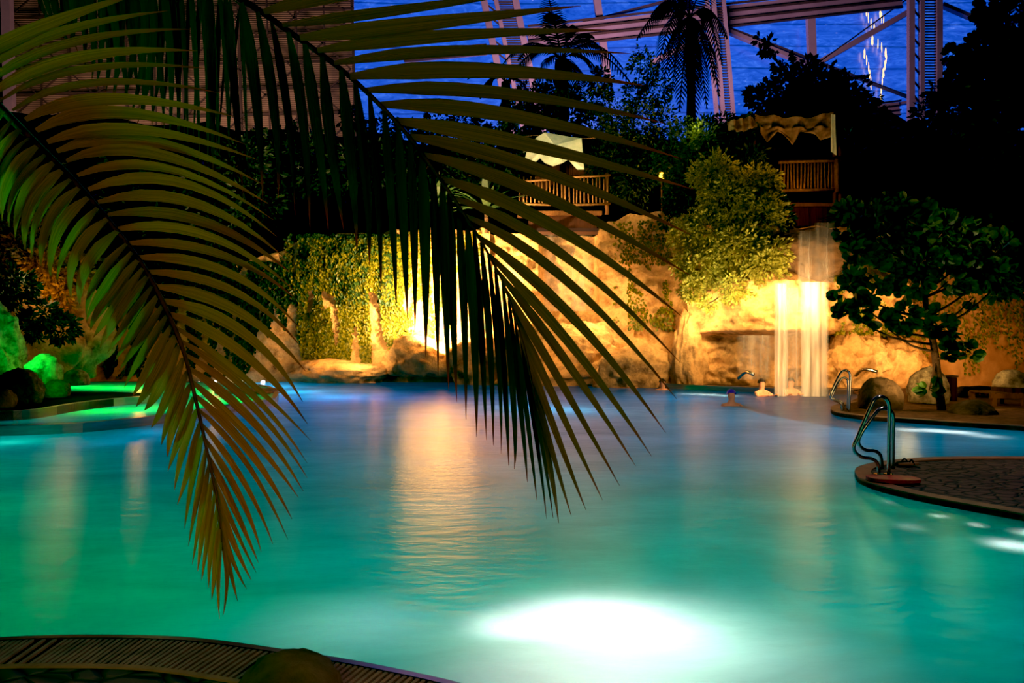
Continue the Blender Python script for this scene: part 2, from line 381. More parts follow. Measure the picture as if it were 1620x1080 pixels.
m = MB(); m.add(poly, [tuple(range(len(poly)))])
water = m.build('pool_water', 'water'); tag(water, 'glowing turquoise and green water filling the large lagoon pool', 'water')
wpoly = wade_edge+[Vector((-17.5, 24, 0)), Vector((-17.5, 10.5, 0)), Vector((-11, 11, 0))]
m = MB(); m.add([(p.x, p.y, .14) for p in wpoly], [tuple(range(len(wpoly)))])
tag(m.build('wading_pool_water', 'water'), 'green water of the raised shallow pool behind the steel weir at left', 'water')
m = MB(); m.box((1, 14, -2.3), (42, 28, .2)); struct(m.build('floor', 'poolfloor'))
strip('steel_weir', wade_edge, -.12, -.6, .16, 'steel'); tag(bpy.data.objects['steel_weir'], 'curved stainless steel weir wall holding the raised green pool', 'weir')
# the tongue of land between the two pools
ton = [G(245, 625, .3), G(180, 630.5, .3), G(120, 637.5, .3), G(60, 647, .3), G(0, 651, .3), G(-150, 653, .3), G(-300, 656, .3)]
ton2 = [G(-420, 640, .3), G(-420, 621, .3), G(0, 619.5, .3), G(110, 619, .3), G(180, 619.6, .3), G(225, 621.5, .3)]
out = catmull(ton, 4)+catmull(ton2, 4)
tl = slab('tongue_bank', out, -.6, .3, 'black'); tag(tl, 'dark narrow tongue of land between the green pools at left', 'bank')
st = catmull([G(235, 621.5, .3), *ton], 4)
e = strip('steel_kerb', st, -.06, -.5, .31, 'steel'); tag(bpy.data.objects['steel_kerb'], 'stainless steel kerb along the dark tongue of land', 'kerb')

# near deck: steel lip, slotted drain grate, cobbles
root = empty('overflow_channel', G(300, 1050, 0), 'curved slotted overflow grate with steel lip along the near pool edge', 'drain')
strip('lip', near_edge, -.035, -.5, .055, 'steel', root)
m = MB(); n_ = 0
dense = []
for a, b in zip(near_edge, near_edge[1:]):
    L = (b-a).length; k = max(1, int(L/.0277))
    for i in range(k): dense.append((lerp(a, b, i/k), (b-a).normalized()))
for p, t in dense:
    nn = Vector((t.y, -t.x, 0)); m.bar(p+nn*.04+Vector((0, 0, .047)), p+nn*.30+Vector((0, 0, .047)), .017, .012)
g_ = m.build('grate', 'grate', root)
mm = MB(); strip('', [(p.x, p.y) for p in near_edge], 0, 0, 0, '', mb=MB())
strip('channel', [tuple(p+Vector((0, 0, 0))) for p in near_edge], -.30, -.1, .025, 'black', root)
off = []
for i, p in enumerate(near_edge):
    t = (near_edge[min(i+1, len(near_edge)-1)]-near_edge[max(i-1, 0)]).normalized(); off.append(p+Vector((t.y, -t.x, 0))*.30)
strip('outer_rail', off, -.025, -.1, .055, 'stone', root)
off2 = [p+Vector((0, -.02, 0)) for p in off]
struct(slab('floor_near_terrace', [p for p in off2 if p.x < 3.6]+[Vector((3.6, -3, 0)), Vector((-8, -3, 0)), Vector((-8, 3, 0))], -.5, .045, 'cobble'))
rock('boulder', (-.93, 2.78, .05), (.23, .24, .16), 3, 'boulderdark', 'small rounded brown boulder on the cobbles at the bottom edge', 'rock', sub=4, amp=.1)

# right island
isl = catmull([G(1352, 745, .06), G(1358, 738, .06), G(1385, 731, .06), G(1430, 726, .06), G(1500, 722.5, .06), G(1700, 722, .06)], 5)
isl2 = catmull([G(1352, 745, .06), G(1360, 756, .06), G(1395, 769, .06), G(1450, 782, .06), G(1530, 797, .06), G(1620, 813, .06), G(1800, 845, .06)], 5)
outl = isl2[::-1]+isl[1:]+[G(2000, 722, .06), G(2300, 760, .06)]
tag(slab('pool_island', outl, -1.6, .05, 'cobble'), 'dark cobbled peninsula reaching into the pool at right', 'island')
rim = isl2[::-1]+isl[1:]
rr = strip('island_coping', rim, -.16, -.4, .065, 'stone'); tag(bpy.data.objects['island_coping'], 'pale stone coping around the cobbled peninsula', 'coping')
# far bank at right
bk = catmull([G(1345, 634, .08), G(1322, 640, .08), G(1314, 645, .08), G(1325, 652, .08), G(1370, 658, .08), G(1430, 662, .08), G(1520, 668, .08), G(1620, 674, .08), G(1800, 682, .08)], 5)
bo = bk+[Vector((17, 13, 0)), Vector((17, 21.8, 0)), Vector((10, 21.8, 0)), G(1370, 622, .08)]
tag(slab('sandy_bank', bo, -1.6, .07, 'sand'), 'sandy bank in front of the rock wall at right', 'bank')
strip('bank_coping', bk, .18, -.4, .085, 'stone'); tag(bpy.data.objects['bank_coping'], 'stone coping along the sandy bank', 'coping')
# far rim
farrim = catmull([G(100, 603), G(250, 603.5), G(430, 603.5), G(600, 604), G(760, 605), G(900, 608), G(1000, 611), G(1080, 615.5), G(1180, 620), G(1260, 623), G(1350, 624)], 5)
strip('pool_edge', farrim, .16, -.4, .15, 'steel'); tag(bpy.data.objects['pool_edge'], 'stainless steel rim along the far edge of the pool below the rocks', 'rim')
fb = farrim+[Vector((14, 24, 0)), Vector((0, 30, 0)), Vector((-24, 30, 0)), Vector((-24, 24, 0)), Vector((-17, 25.2, 0))]
struct(slab('floor_far_ledge', [p+Vector((0, .1, 0)) for p in fb], -.5, .11, 'rockdark'))

# ------------------------------------------------------------ rock walls
class Wall:
    def __init__(s, plan, top, prof, amp, fr, seed): s.plan = plan; s.top = top; s.prof = prof; s.amp = amp; s.fr = fr; s.seed = seed
    def base(s, px): 
        Y = interp(s.plan, px); return Vector((X(px, Y), Y, 0))
    def pos(s, px, z):
        b = s.base(px); q = Vector((b.x*s.fr, z*s.fr*1.3, s.seed))
        d = s.amp*fbm(q, 6)+s.amp*.5*abs(noise.noise(q*2.3))+s.prof(px, z)
        dirn = Vector((-b.x*.3, -b.y, 0)).normalized()
        return b+dirn*d+Vector((0, 0, z))
    def at(s, px, py):
        Y = interp(s.plan, px); return s.pos(px, max(.0, CZ-(py-540)/F*Y))
    def build(s, name, p0, p1, mat, dx=3.0, rows=90):
        m = MB(); nc = int((p1-p0)/dx)+1; vs = []
        for i in range(nc):
            px = p0+(p1-p0)*i/(nc-1); Y = interp(s.plan, px); zt = CZ-(interp(s.top, px)-540)/F*Y
            zt += .25*noise.noise(Vector((px*.03, s.seed, 0)))
            for j in range(rows): vs.append(s.pos(px, zt*j/(rows-1)))
            vs.append(vs[-1]+Vector((0, 3.5, .3)))
        k = rows+1
        m.add(vs, [(i*k+j, (i+1)*k+j, (i+1)*k+j+1, i*k+j+1) for i in range(nc-1) for j in range(k-1)])
        return struct(m.build(name, mat, smooth=True))
def sm(a, b, x):
    t = max(0, min(1, (x-a)/(b-a))); return t*t*(3-2*t)
WA = Wall([(-260, 17), (-100, 19.5), (0, 21), (150, 24), (450, 25.6), (780, 25.3)], [(-260, 380), (60, 400), (300, 430), (420, 400), (460, 376), (600, 366), (700, 356), (780, 362)],
          lambda px, z: -.08*z+.25*sm(.9, .2, z)+(.3*sm(745, 765, px)), .28, .6, 1.3)
WA.build('wall_left', -260, 775, 'rock')
def profB(px, z):
    py = 540-(z-CZ)/24.3*F
    d = -.10*z
    if 852 < px < 950: d -= .55*sm(852, 862, px)*sm(950, 944, px)       # the recess the small fall runs down
    d += .4*sm(955, 1010, px)*sm(4.6, 2.2, z)
    d += .15*sm(1.5, .4, z)
    return d
WB = Wall([(750, 25.2), (850, 24.8), (950, 24.2), (1080, 22.6), (1110, 22.4)], [(750, 362), (845, 366), (950, 366), (965, 345), (1000, 330), (1050, 335), (1110, 345)], profB, .35, .9, 4.1)
WB.build('wall_back', 752, 1100, 'rock', 2.2, 110)
def profC(px, z):
    k = sm(1078, 1150, px); d = k*(1.35*sm(1.62, 1.85, z)-.75)+(1-k)*.4-.05*z
    d += .35*sm(1345, 1300, px)*sm(1230, 1290, px)*0
    d += .55*sm(1.25, .7, z)*sm(1290, 1340, px)
    if z > 3.3: d += -1.0*sm(3.2, 3.9, z)
    return d
WC = Wall([(1080, 22.4), (1150, 21.3), (1230, 20.4), (1340, 20.8), (1440, 21.6)], [(1080, 345), (1250, 352), (1330, 350), (1440, 380)], profC, .4, 1.0, 7.7)
WC.build('wall_waterfall', 1085, 1430, 'rock', 2.2, 120)
WD = Wall([(1420, 21.5), (1500, 21.7), (1800, 21.5)], [(1420, 380), (1500, 390), (1800, 380)], lambda px, z: -.02*z, .12, .8, 9.9)
WD.build('wall_right', 1422, 1800, 'plaster', 4, 60)
# rocks at the foot of the walls
rock('rock_outcrop', P(1090, 575, 22.0), (.55, .45, 1.5), 51, 'rock', 'upright rock between the pale cliff and the grotto', 'rock', sub=5, amp=.3)
rock('rock_outcrop', P(900, 580, 23.4)+Vector((0, .2, .0)), (2.7, 1.1, 1.55), 5, 'rock', 'broad glowing rock mass below the small waterfall at centre', 'rock', sub=6, amp=.25)
rock('rock_outcrop', P(1010, 590, 22.6), (1.5, .8, 1.0), 8, 'rock', 'low carved-looking rock right of the glowing outcrop', 'rock', sub=5, amp=.25)
rock('rock_outcrop', P(775, 590, 24.3), (1.5, .8, 1.3), 11, 'rock', 'brown rock below the brightest lit wall, left of the outcrop', 'rock', sub=5, amp=.3)
rock('rock_outcrop', P(670, 575, 24.8), (1.5, .8, .9), 12, 'rock', 'low rock shelf at the foot of the brightest lit wall', 'rock', sub=5, amp=.35)
rock('rock_outcrop', P(540, 592, 25.0), (1.8, .7, .6), 13, 'rock', 'low rocky foot below the ivy wall', 'rock', sub=5, amp=.3)
rock('rock_outcrop', P(1352, 585, 21.0), (1.25, .7, 1.25), 15, 'rock', 'orange rock block right behind the far handrail', 'rock', sub=6, amp=.35, fr=1.8)
rock('rock_outcrop', P(1425, 588, 21.2), (.8, .5, 1.0), 16, 'rock', 'orange rock behind the round dark boulder', 'rock', sub=5, amp=.35, fr=1.8)
def boulder(px, py, Y, w, h, seed, mat, label, amp=.12, d=None, group=None):
    c = P(px, py, Y); rx = w/2/F*Y; rz = h/1.5/F*Y
    return rock('boulder', Vector((c.x, c.y, c.z-h/6/F*Y)), (rx, d or rx*.9, rz), seed, mat, label, 'rock', group, sub=5, amp=amp, facet=amp > .12)
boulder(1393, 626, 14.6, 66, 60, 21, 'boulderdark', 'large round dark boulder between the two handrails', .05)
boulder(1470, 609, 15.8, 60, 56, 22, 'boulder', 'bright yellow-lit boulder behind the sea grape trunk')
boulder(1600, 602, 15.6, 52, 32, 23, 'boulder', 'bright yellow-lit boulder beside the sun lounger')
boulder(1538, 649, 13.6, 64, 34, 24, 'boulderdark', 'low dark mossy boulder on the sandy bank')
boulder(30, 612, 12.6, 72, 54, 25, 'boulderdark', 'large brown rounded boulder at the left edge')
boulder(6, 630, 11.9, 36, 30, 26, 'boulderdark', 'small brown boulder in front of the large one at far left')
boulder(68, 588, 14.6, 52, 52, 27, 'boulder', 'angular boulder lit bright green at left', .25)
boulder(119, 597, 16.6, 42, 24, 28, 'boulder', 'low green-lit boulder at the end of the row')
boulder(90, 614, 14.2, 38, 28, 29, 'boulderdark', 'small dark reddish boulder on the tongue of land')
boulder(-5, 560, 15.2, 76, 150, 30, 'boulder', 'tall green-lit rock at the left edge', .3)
rock('rock_outcrop', P(60, 545, 18.5), (1.6, .8, 2.0), 31, 'rock', 'dim brown rock face behind the green boulders', 'rock', sub=5, amp=.35)

# ------------------------------------------------------------ hill behind
m = MB(); nx = 120; ny = 16
hill = [(-500, 190), (0, 180), (450, 215), (700, 240), (850, 225), (1000, 215), (1100, 235), (1180, 190), (1400, 190), (1450, 215), (1620, 215), (2100, 200)]
vs = []
for i in range(nx):
    px = -700+i*25
    for j in range(ny):
        t = j/(ny-1); Y = lerp(23.5+3.2*sm(1350, 900, px), 42, t); zt = CZ-(interp(hill, px)-540)/F*42
        x = (px-810)/F*lerp(26, 42, t); z = lerp(3.4, zt, sm(0, 1, t)**.8)+.5*fbm(Vector((x*.3, Y*.3, 0)))
        vs.append((x, Y, z))
m.add(vs, [(i*ny+j, (i+1)*ny+j, (i+1)*ny+j+1, i*ny+j+1) for i in range(nx-1) for j in range(ny-1)])
struct(m.build('floor_hillside', 'soil', smooth=True))
# ------------------------------------------------------------ dome facade
YF = 60
m = MB(); a = P(545, 400, YF+.3); b = P(1900, -300, YF+.3)
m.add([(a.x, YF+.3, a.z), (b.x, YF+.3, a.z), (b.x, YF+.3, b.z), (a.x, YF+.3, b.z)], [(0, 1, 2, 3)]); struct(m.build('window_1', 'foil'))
m = MB(); a = P(-500, 400, YF-1)
c = P(560, -300, YF-1); m.add([(a.x, YF-1, a.z), (c.x, YF-1, a.z), (c.x, YF-1, c.z), (a.x, YF-1, c.z)], [(0, 1, 2, 3)]); struct(m.build('wall_far', 'corr'))
def beam(name, a, b, w, label, mat='pinksteel', Y=YF-.6, d=.5, parts=None):
    m = MB(); m.bar(P(*a, Y), P(*b, Y), d, w/F*Y); o = m.build(name, mat); tag(o, label, 'beam'); return o
def girder(a, b, h, label):
    root = empty('steel_girder', P(*a, YF-1), label, 'beam')
    va = P(*a, YF-.8); vb = P(*b, YF-.8); hh = h/F*YF
    m = MB(); m.bar(va, vb, .3, hh*.9); m.build('web', 'pinksteel', root)
    m = MB()
    for s in (-.5, -.17, .17, .5): m.bar(va+Vector((0, -.3, s*hh)), vb+Vector((0, -.3, s*hh)), .25, .1)
    m.build('flange', 'darksteel', root)
girder((835, 62), (1425, -4), 36, 'broad pink steel girder crossing the blue facade near the top')
girder((1375, 178), (1422, 172), 22, 'short pink steel girder low beside the right lattice mast')
girder((640, 92), (770, 80), 14, 'pink steel girder seen between the palm leaflets')
for a, b, w_, lb in [((1282, 20), (1285, 108), 12, 'upright pink strut between the two masts'), ((943, -10), (962, 130), 11, 'upright pink strut left of the skirted palm'),
                     ((1285, 105), (1445, 15), 8, 'diagonal strut rising right from the node'), ((1140, 45), (1285, 105), 6, 'diagonal strut falling right to the node'),
                     ((1490, 8), (1560, 38), 6, 'diagonal strut right of the right lattice mast'), ((1030, 100), (1130, 50), 7, 'diagonal strut behind the skirted palm'),
                     ((1400, 168), (1450, 160), 4, 'thin strut low beside the right lattice mast')]:
    beam('steel_strut', a, b, w_, lb)
for a, b, lb in [((1140, 40), (1480, 170), 'thin cable falling right across the blue facade'), ((1280, 110), (1440, -5), 'thin cable rising right across the blue facade'), ((870, 50), (1100, -10), 'thin cable above the left girder')]:
    beam('steel_cable', a, b, 1.6, lb, 'darksteel')
def mast(xt, xb, yb, wpx, label):
    Y = YF-2; xg = xt+(xb-xt)*(565+40)/(yb+40); root = empty('lattice_mast', P(xg, 565, Y), label, 'mast')
    for s in (-.5, -.12, .5):
        m = MB(); m.bar(P(xt+s*wpx, -40, Y), P(xg+s*wpx, 565, Y), .4, .55*wpx/50 if s != -.12 else .35); m.build('post', 'pinksteel' if s != .12 else 'darksteel', root)
    m = MB(); k = 60
    for i in range(k):
        t = i/(k-1); x = lerp(xt, xb, t); y = lerp(-35, yb, t)
        m.bar(P(x-.08*wpx, y, Y), P(x+.45*wpx, y, Y), .08, .10)
    for i in range(0, k-5, 5):
        t = i/(k-1); u = (i+5)/(k-1)
        m.bar(P(lerp(xt, xb, t)-.5*wpx, lerp(-35, yb, t), Y), P(lerp(xt, xb, u)-.1*wpx, lerp(-35, yb, u), Y), .1, .12)
    m.build('ladder', 'darksteel', root)
m = MB(); m.box((0, 47, -.3), (150, 42, .5)); struct(m.build('floor_hall', 'soil'))
mast(1463, 1463, 230, 44, 'tall steel lattice mast with ladder at right of the facade')
mast(1128, 1150, 220, 26, 'slanting narrow lattice mast behind the skirted palm')
mast(782, 830, 190, 50, 'slanting lattice mast behind the left palm')
# reflections of lights in the foil, modelled as strings of small glowing beads
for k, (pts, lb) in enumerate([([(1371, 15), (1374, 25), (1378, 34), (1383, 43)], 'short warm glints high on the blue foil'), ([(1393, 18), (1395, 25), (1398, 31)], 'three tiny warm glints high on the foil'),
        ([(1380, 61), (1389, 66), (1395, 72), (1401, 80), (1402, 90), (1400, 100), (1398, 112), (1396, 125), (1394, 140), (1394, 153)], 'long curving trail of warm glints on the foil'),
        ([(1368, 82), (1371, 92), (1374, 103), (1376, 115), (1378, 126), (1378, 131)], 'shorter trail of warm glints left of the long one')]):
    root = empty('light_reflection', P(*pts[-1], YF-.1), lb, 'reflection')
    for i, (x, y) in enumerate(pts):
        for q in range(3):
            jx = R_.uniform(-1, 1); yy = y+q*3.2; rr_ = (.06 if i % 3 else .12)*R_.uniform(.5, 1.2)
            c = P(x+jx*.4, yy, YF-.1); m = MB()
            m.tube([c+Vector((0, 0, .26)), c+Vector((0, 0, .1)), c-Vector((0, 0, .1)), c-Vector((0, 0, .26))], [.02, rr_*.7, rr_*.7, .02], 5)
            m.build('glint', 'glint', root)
# truss in front of the corrugated wall
root = empty('wall_truss', P(100, 200, YF-2), 'brown steel truss grid in front of the corrugated wall at upper left', 'truss')
m = MB()
for x in range(-120, 560, 45): m.bar(P(x, -60, YF-2), P(x+8, 240, YF-2), .12, .22 if (x+120) % 90 else .12)
m.build('upright', 'darksteel', root)
m = MB()
for y in range(-55, 240, 41): m.bar(P(-120, y+4, YF-2.1), P(560, y-14, YF-2.1), .1, .2)
m.build('rail', 'darksteel', root)
m = MB()
for i, x in enumerate(range(-120, 540, 45)):
    for j, y in enumerate(range(-55, 200, 41)):
        if (i+j) % 2: m.bar(P(x, y, YF-2.2), P(x+45, y+41, YF-2.2), .08, .13)
        else: m.bar(P(x+45, y, YF-2.2), P(x, y+41, YF-2.2), .08, .13)
m.build('brace', 'darksteel', root)
m = MB(); m.bar(P(10, -40, YF-3), P(17, 230, YF-3), .5, .75); tag(m.build('wall_column', 'pinksteel'), 'stout pale column on the corrugated wall at upper left', 'column')

# ------------------------------------------------------------ near palm (trunk stands just outside the picture)
def blade(mb, a, mid, tip, w, ya, ym, yt, droop=0, fold=.25, seg=9, roll=0):
    # a blade from point a over mid to tip, points given as pixel + depth
    A = P(a[0], a[1], ya); Mm = P(mid[0], mid[1], ym); T = P(tip[0], tip[1], yt)
    C = 2*Mm-(A+T)*.5; pts = []
    for i in range(seg+1):
        t = i/seg; pts.append(A*(1-t)**2+C*2*t*(1-t)+T*t*t)
    vs = []; uvs = []
    for i, p in enumerate(pts):
        t = i/seg; tan = (pts[min(i+1, seg)]-pts[max(i-1, 0)]).normalized()
        view = Vector((p.x, p.y, p.z-CZ)).normalized(); face = Vector((-.35*math.cos(roll)+.2, -1, .25*math.sin(roll))).normalized()
        s = tan.cross(face).normalized(); n = s.cross(tan)
        ww = w*(min(1, .35+t*3.2) if t < .25 else 1)*(1-max(0, (t-.35)/.65)**1.5)*.5+.0008
        c_, s_ = math.cos(roll), math.sin(roll)
        d = s*c_+n*s_
        vs += [p-d*ww+n*fold*ww, p, p+d*ww+n*fold*ww]; uvs += [(0, t), (.5, t), (1, t)]
    fs = []
    for i in range(seg):
        o = i*3; fs += [(o, o+1, o+4, o+3), (o+1, o+2, o+5, o+4)]
    o_ = R_.random()*40
    mb.add(vs, fs, [(u+o_, v) for u, v in uvs])
def expand(tab, k):
    r = []; n = len(tab)-1; tot = int(n*k)
    for i in range(tot+1):
        u = i/tot*n; j = min(int(u), n-1); f = u-j
        r.append([tuple(lerp(a, b, f) for a, b in zip(tab[j][q], tab[j+1][q])) for q in range(3)])
    return r
def frond(parent, name, label, rach, right, left, Y0, Y1, wr, wl, mr, ml, kr, kl, dyr, dyl, rr=(.013, .0025), jit=5):
    fr = empty(name, P(*rach[0], Y0), label, 'x'); del fr['category']
    fr.parent = parent; fr.matrix_parent_inverse = Matrix.Translation(parent.location).inverted()
    pl = MB(); n = len(rach); path = catmull([P(x, y, lerp(Y0, Y1, i/(n-1))) for i, (x, y) in enumerate(rach)], 5)
    pl.tube(path, [lerp(rr[0], rr[1], i/len(path)) for i in range(len(path))], 8)
    def sub(mb, nm, mt):
        o = mb.build(nm, mt, None, smooth=True); o.parent = fr
        o.matrix_parent_inverse = (Matrix.Translation(fr.location)).inverted(); return o
    sub(pl, 'midrib', 'midrib')
    for tab, k, wd, mt, dy, nm in ((right, kr, wr, mr, dyr, 'leaflet_row'), (left, kl, wl, ml, dyl, 'leaflet_row')):
        mb = MB(); E = expand(tab, k)
        for i, (a, b, c) in enumerate(E):
            u = i/(len(E)-1); y = lerp(Y0, Y1, u)
            j = jit*(.4+.6*R_.random()); c = (c[0]+R_.uniform(-j, j), c[1]+R_.uniform(-j, j)*1.6); b = (b[0]+R_.uniform(-j, j)*.6, b[1]+R_.uniform(-j, j)*.6)
            lw = wd*(1.0 if u < .55 else lerp(1.0, .55, (u-.55)/.45))*R_.uniform(.8, 1.1)
            blade(mb, a, b, c, lw, y, y+dy*.5+R_.uniform(-.02, .02), y+dy+R_.uniform(-.04, .04), roll=R_.uniform(-.35, .35))
        sub(mb, nm, mt)
    return fr
tbase = Vector((-3.3, 1.5, .045))
palm = empty('palm_tree', tbase, 'palm in the foreground whose long feathery fronds hang across the upper left', 'palm')
m = MB(); m.tube(catmull([tbase, (-3.25, 1.5, 1.2), (-3.15, 1.55, 2.4), (-3.0, 1.6, 3.4)], 5), [.17-.004*i for i in range(16)], 12); m.build('trunk', 'trunk', palm, smooth=True)
A_r = [((-60, 110), (60, 45), (240, -15)), ((-30, 140), (110, 70), (300, 42)), ((0, 160), (140, 110), (330, 113)), ((40, 190), (180, 155), (370, 190)), ((75, 225), (220, 203), (405, 258)), ((105, 255), (250, 245), (425, 325)),
       ((140, 300), (290, 290), (440, 374)), ((170, 340), (320, 350), (456, 430)), ((200, 385), (345, 400), (466, 478)), ((230, 430), (370, 462), (478, 545)), ((255, 475), (383, 525), (481, 640)),
       ((275, 515), (393, 600), (489, 700)), ((290, 558), (400, 640), (486, 760)), ((300, 600), (395, 690), (474, 790)), ((312, 645), (392, 735), (453, 855)), ((322, 690), (378, 785), (412, 870)), ((332, 740), (368, 830), (403, 905)),
       ((342, 790), (365, 870), (390, 930)), ((350, 850), (360, 910), (354, 972))]
A_l = [((-20, 150), (-45, 220), (-50, 300)), ((10, 180), (-20, 235), (-38, 310)), ((40, 213), (0, 268), (-8, 345)), ((70, 243), (28, 295), (12, 352)), ((100, 272), (55, 325), (42, 402)), ((130, 303), (85, 358), (70, 428)), ((165, 340), (118, 398), (105, 462)),
       ((200, 385), (152, 445), (138, 500)), ((220, 415), (170, 485), (142, 528)), ((238, 443), (195, 505), (165, 550)), ((257, 478), (215, 545), (190, 580)), ((272, 515), (235, 585), (208, 630)), ((286, 552), (255, 625), (230, 655)),
       ((300, 600), (275, 665), (262, 715)), ((311, 645), (292, 705), (272, 770)), ((322, 690), (308, 765), (292, 835)), ((334, 740), (320, 825), (312, 905)), ((343, 795), (332, 870), (325, 925)), ((350, 850), (345, 915), (347, 978))]
A_rach = [(-620, -300), (-300, -60), (-60, 112), (0, 170), (60, 230), (120, 290), (180, 360), (235, 435), (285, 540), (308, 625), (330, 725), (345, 800), (352, 870)]
# start the midrib at the crown
def rach3(px, Y0, Y1, crown): return px
frond(palm, 'palm_frond', 'nearest frond, tan with green-lit left leaflets, hanging at the left', A_rach[2:], A_r, A_l, 1.95, 2.35, .036, .040, 'f_tan', 'f_greenlit', 2.05, 2.3, .15, -.1)
B_rach = [(250, -80), (330, -30), (400, 10), (460, 52), (540, 110), (600, 165), (650, 220), (700, 288), (735, 340), (765, 388), (795, 445), (815, 500), (835, 570), (850, 650)]
B_r = [((330, -38), (480, -80), (640, -90)), ((380, -5), (520, -45), (700, -50)), ((425, 25), (600, -8), (800, -30)), ((455, 46), (660, 22), (870, -5)), ((485, 68), (700, 45), (947, 18)), ((515, 90), (730, 66), (985, 66)), ((543, 112), (770, 95), (1012, 105)), ((570, 136), (800, 137), (1040, 173)),
       ((595, 160), (820, 175), (1075, 235)), ((620, 187), (840, 225), (1100, 292)), ((645, 214), (855, 268), (1095, 365)), ((670, 246), (865, 315), (1095, 434)), ((700, 287), (885, 370), (1080, 510)), ((722, 320), (892, 415), (1075, 590)), ((742, 350), (905, 462), (1070, 652)),
       ((765, 388), (915, 535), (1045, 710)), ((780, 415), (908, 570), (1020, 730)), ((795, 445), (895, 600), (990, 755)), ((808, 480), (885, 630), (960, 785)), ((818, 515), (880, 680), (930, 803)), ((828, 548), (872, 700), (905, 812)), ((838, 600), (868, 725), (885, 823))]
B_l = [((330, -30), (335, 120), (335, 290)), ((365, -5), (385, 140), (400, 330)), ((400, 12), (425, 165), (430, 300)), ((430, 35), (458, 190), (465, 350)), ((465, 55), (488, 200), (500, 370)), ((500, 82), (518, 230), (540, 360)), ((540, 110), (556, 260), (565, 400)),
       ((570, 140), (588, 300), (590, 430)), ((600, 165), (613, 320), (622, 483)), ((630, 195), (639, 350), (643, 507)), ((655, 222), (660, 380), (662, 533)), ((680, 255), (685, 420), (688, 590)), ((700, 285), (705, 450), (710, 617)), ((715, 310), (721, 470), (725, 643)),
       ((735, 340), (747, 520), (750, 687)), ((750, 362), (762, 540), (767, 700)), ((765, 390), (780, 560), (783, 706)), ((780, 415), (795, 590), (800, 735)), ((795, 445), (812, 640), (815, 745)), ((808, 480), (828, 660), (840, 765)), ((820, 520), (846, 690), (862, 820)), ((835, 590), (857, 710), (873, 824))]
frond(palm, 'palm_frond', 'dark olive frond arching to the right with vertical hanging leaflets', B_rach, B_r, B_l, 2.3, 2.9, .054, .040, 'f_olive', 'f_shade', 1.1, 1.35, .25, .1, jit=4)
C_rach = [(40, -130), (120, -95), (200, -60), (280, -45), (340, -20), (390, 15)]
C_l = [((60, -120), (70, -20), (85, 40)), ((100, -100), (108, 10), (105, 70)), ((140, -85), (150, 40), (145, 130)), ((180, -68), (185, 60), (175, 150)), ((220, -55), (225, 80), (205, 190)), ((260, -48), (262, 70), (250, 200)), ((300, -40), (300, 90), (290, 240)), ((340, -20), (335, 90), (330, 230)), ((380, 10), (372, 120), (365, 260))]
C_r = [((60, -120), (60, -10), (95, 50)), ((100, -100), (120, 20), (125, 90)), ((140, -85), (170, 40), (160, 140)), ((180, -68), (200, 70), (215, 170)), ((220, -55), (240, 80), (240, 200)), ((260, -48), (275, 90), (275, 230)), ((300, -40), (312, 100), (320, 260)), ((340, -20), (350, 100), (355, 270)), ((380, 10), (385, 130), (392, 280))]
frond(palm, 'palm_frond', 'farther shadowed frond with green-lit hanging leaflets at the top left', C_rach, C_r, C_l, 3.3, 3.7, .045, .045, 'f_shade', 'f_shade', 2.6, 2.6, .1, .1, jit=9)
# stalks from the crown to the three fronds
m = MB(); cr = Vector((-3.0, 1.6, 3.4))
for q, r_ in ((P(*A_rach[2], 1.95), .024), (P(*B_rach[0], 2.3), .024), (P(*C_rach[0], 3.3), .02)):
    m.tube(catmull([cr, lerp(cr, q, .5)+Vector((0, 0, .28)), q], 6), r_, 8)
m.build('leaf_stalk', 'midrib', palm, smooth=True)

# ------------------------------------------------------------ background palms
def frond_far(root, c, px, py, Y, L, W, n=26, hang=.25, mat='f_night', ctrl=None, c_world=None):
    T = P(px, py, Y); A = Vector(c); mid = (A+T)*.5+Vector((0, 0, L)) if ctrl is None else P(*ctrl, Y)
    C = 2*mid-(A+T)*.5; m = MB(); pts = [A*(1-t)**2+C*2*t*(1-t)+T*t*t for t in [i/n for i in range(n+1)]]
    m.tube(pts[::2], .03, 4)
    for i, p in enumerate(pts):
        t = i/n
        if t < .12: continue
        tan = (pts[min(i+1, n)]-pts[max(i-1, 0)]).normalized()
        s = tan.cross(Vector((0, -.5, 1))).normalized(); w_ = W*math.sin(math.pi*min(1, t*.85+.12))
        for sg in (-1, 1):
            d = (s*sg+tan*.55+Vector((0, 0, -hang))).normalized(); nn = d.cross(tan).normalized()
            q = d.cross(nn)*.034
            m.add([p-q, p+q, p+d*w_*.6+q, p+d*w_-Vector((0, 0, w_*.2)), p+d*w_*.6-q], [(0, 1, 2, 4), (4, 2, 3)])
    m.build('frond', mat, root)
def bgpalm(cpx, cpy, Y, tips, label, base_py, L=.8, W=.9, trunk_r=.2, hang=.25, tmat='trunkred', n=26):
    c = P(cpx, cpy, Y); b = P(cpx-4, base_py, Y); root = empty('palm_tree', b, label, 'palm')
    m = MB(); m.tube(catmull([b, lerp(b, c, .5)+Vector((.1, 0, 0)), c], 5), [trunk_r*(1+.12*(i % 2)) for i in range(11)], 10); m.build('trunk', tmat, root, smooth=True)
    for tp in tips: frond_far(root, c, tp[0], tp[1], Y+(R_.uniform(-1.2, 1.2)), tp[2] if len(tp) > 2 else L, W, n, hang)
    return root
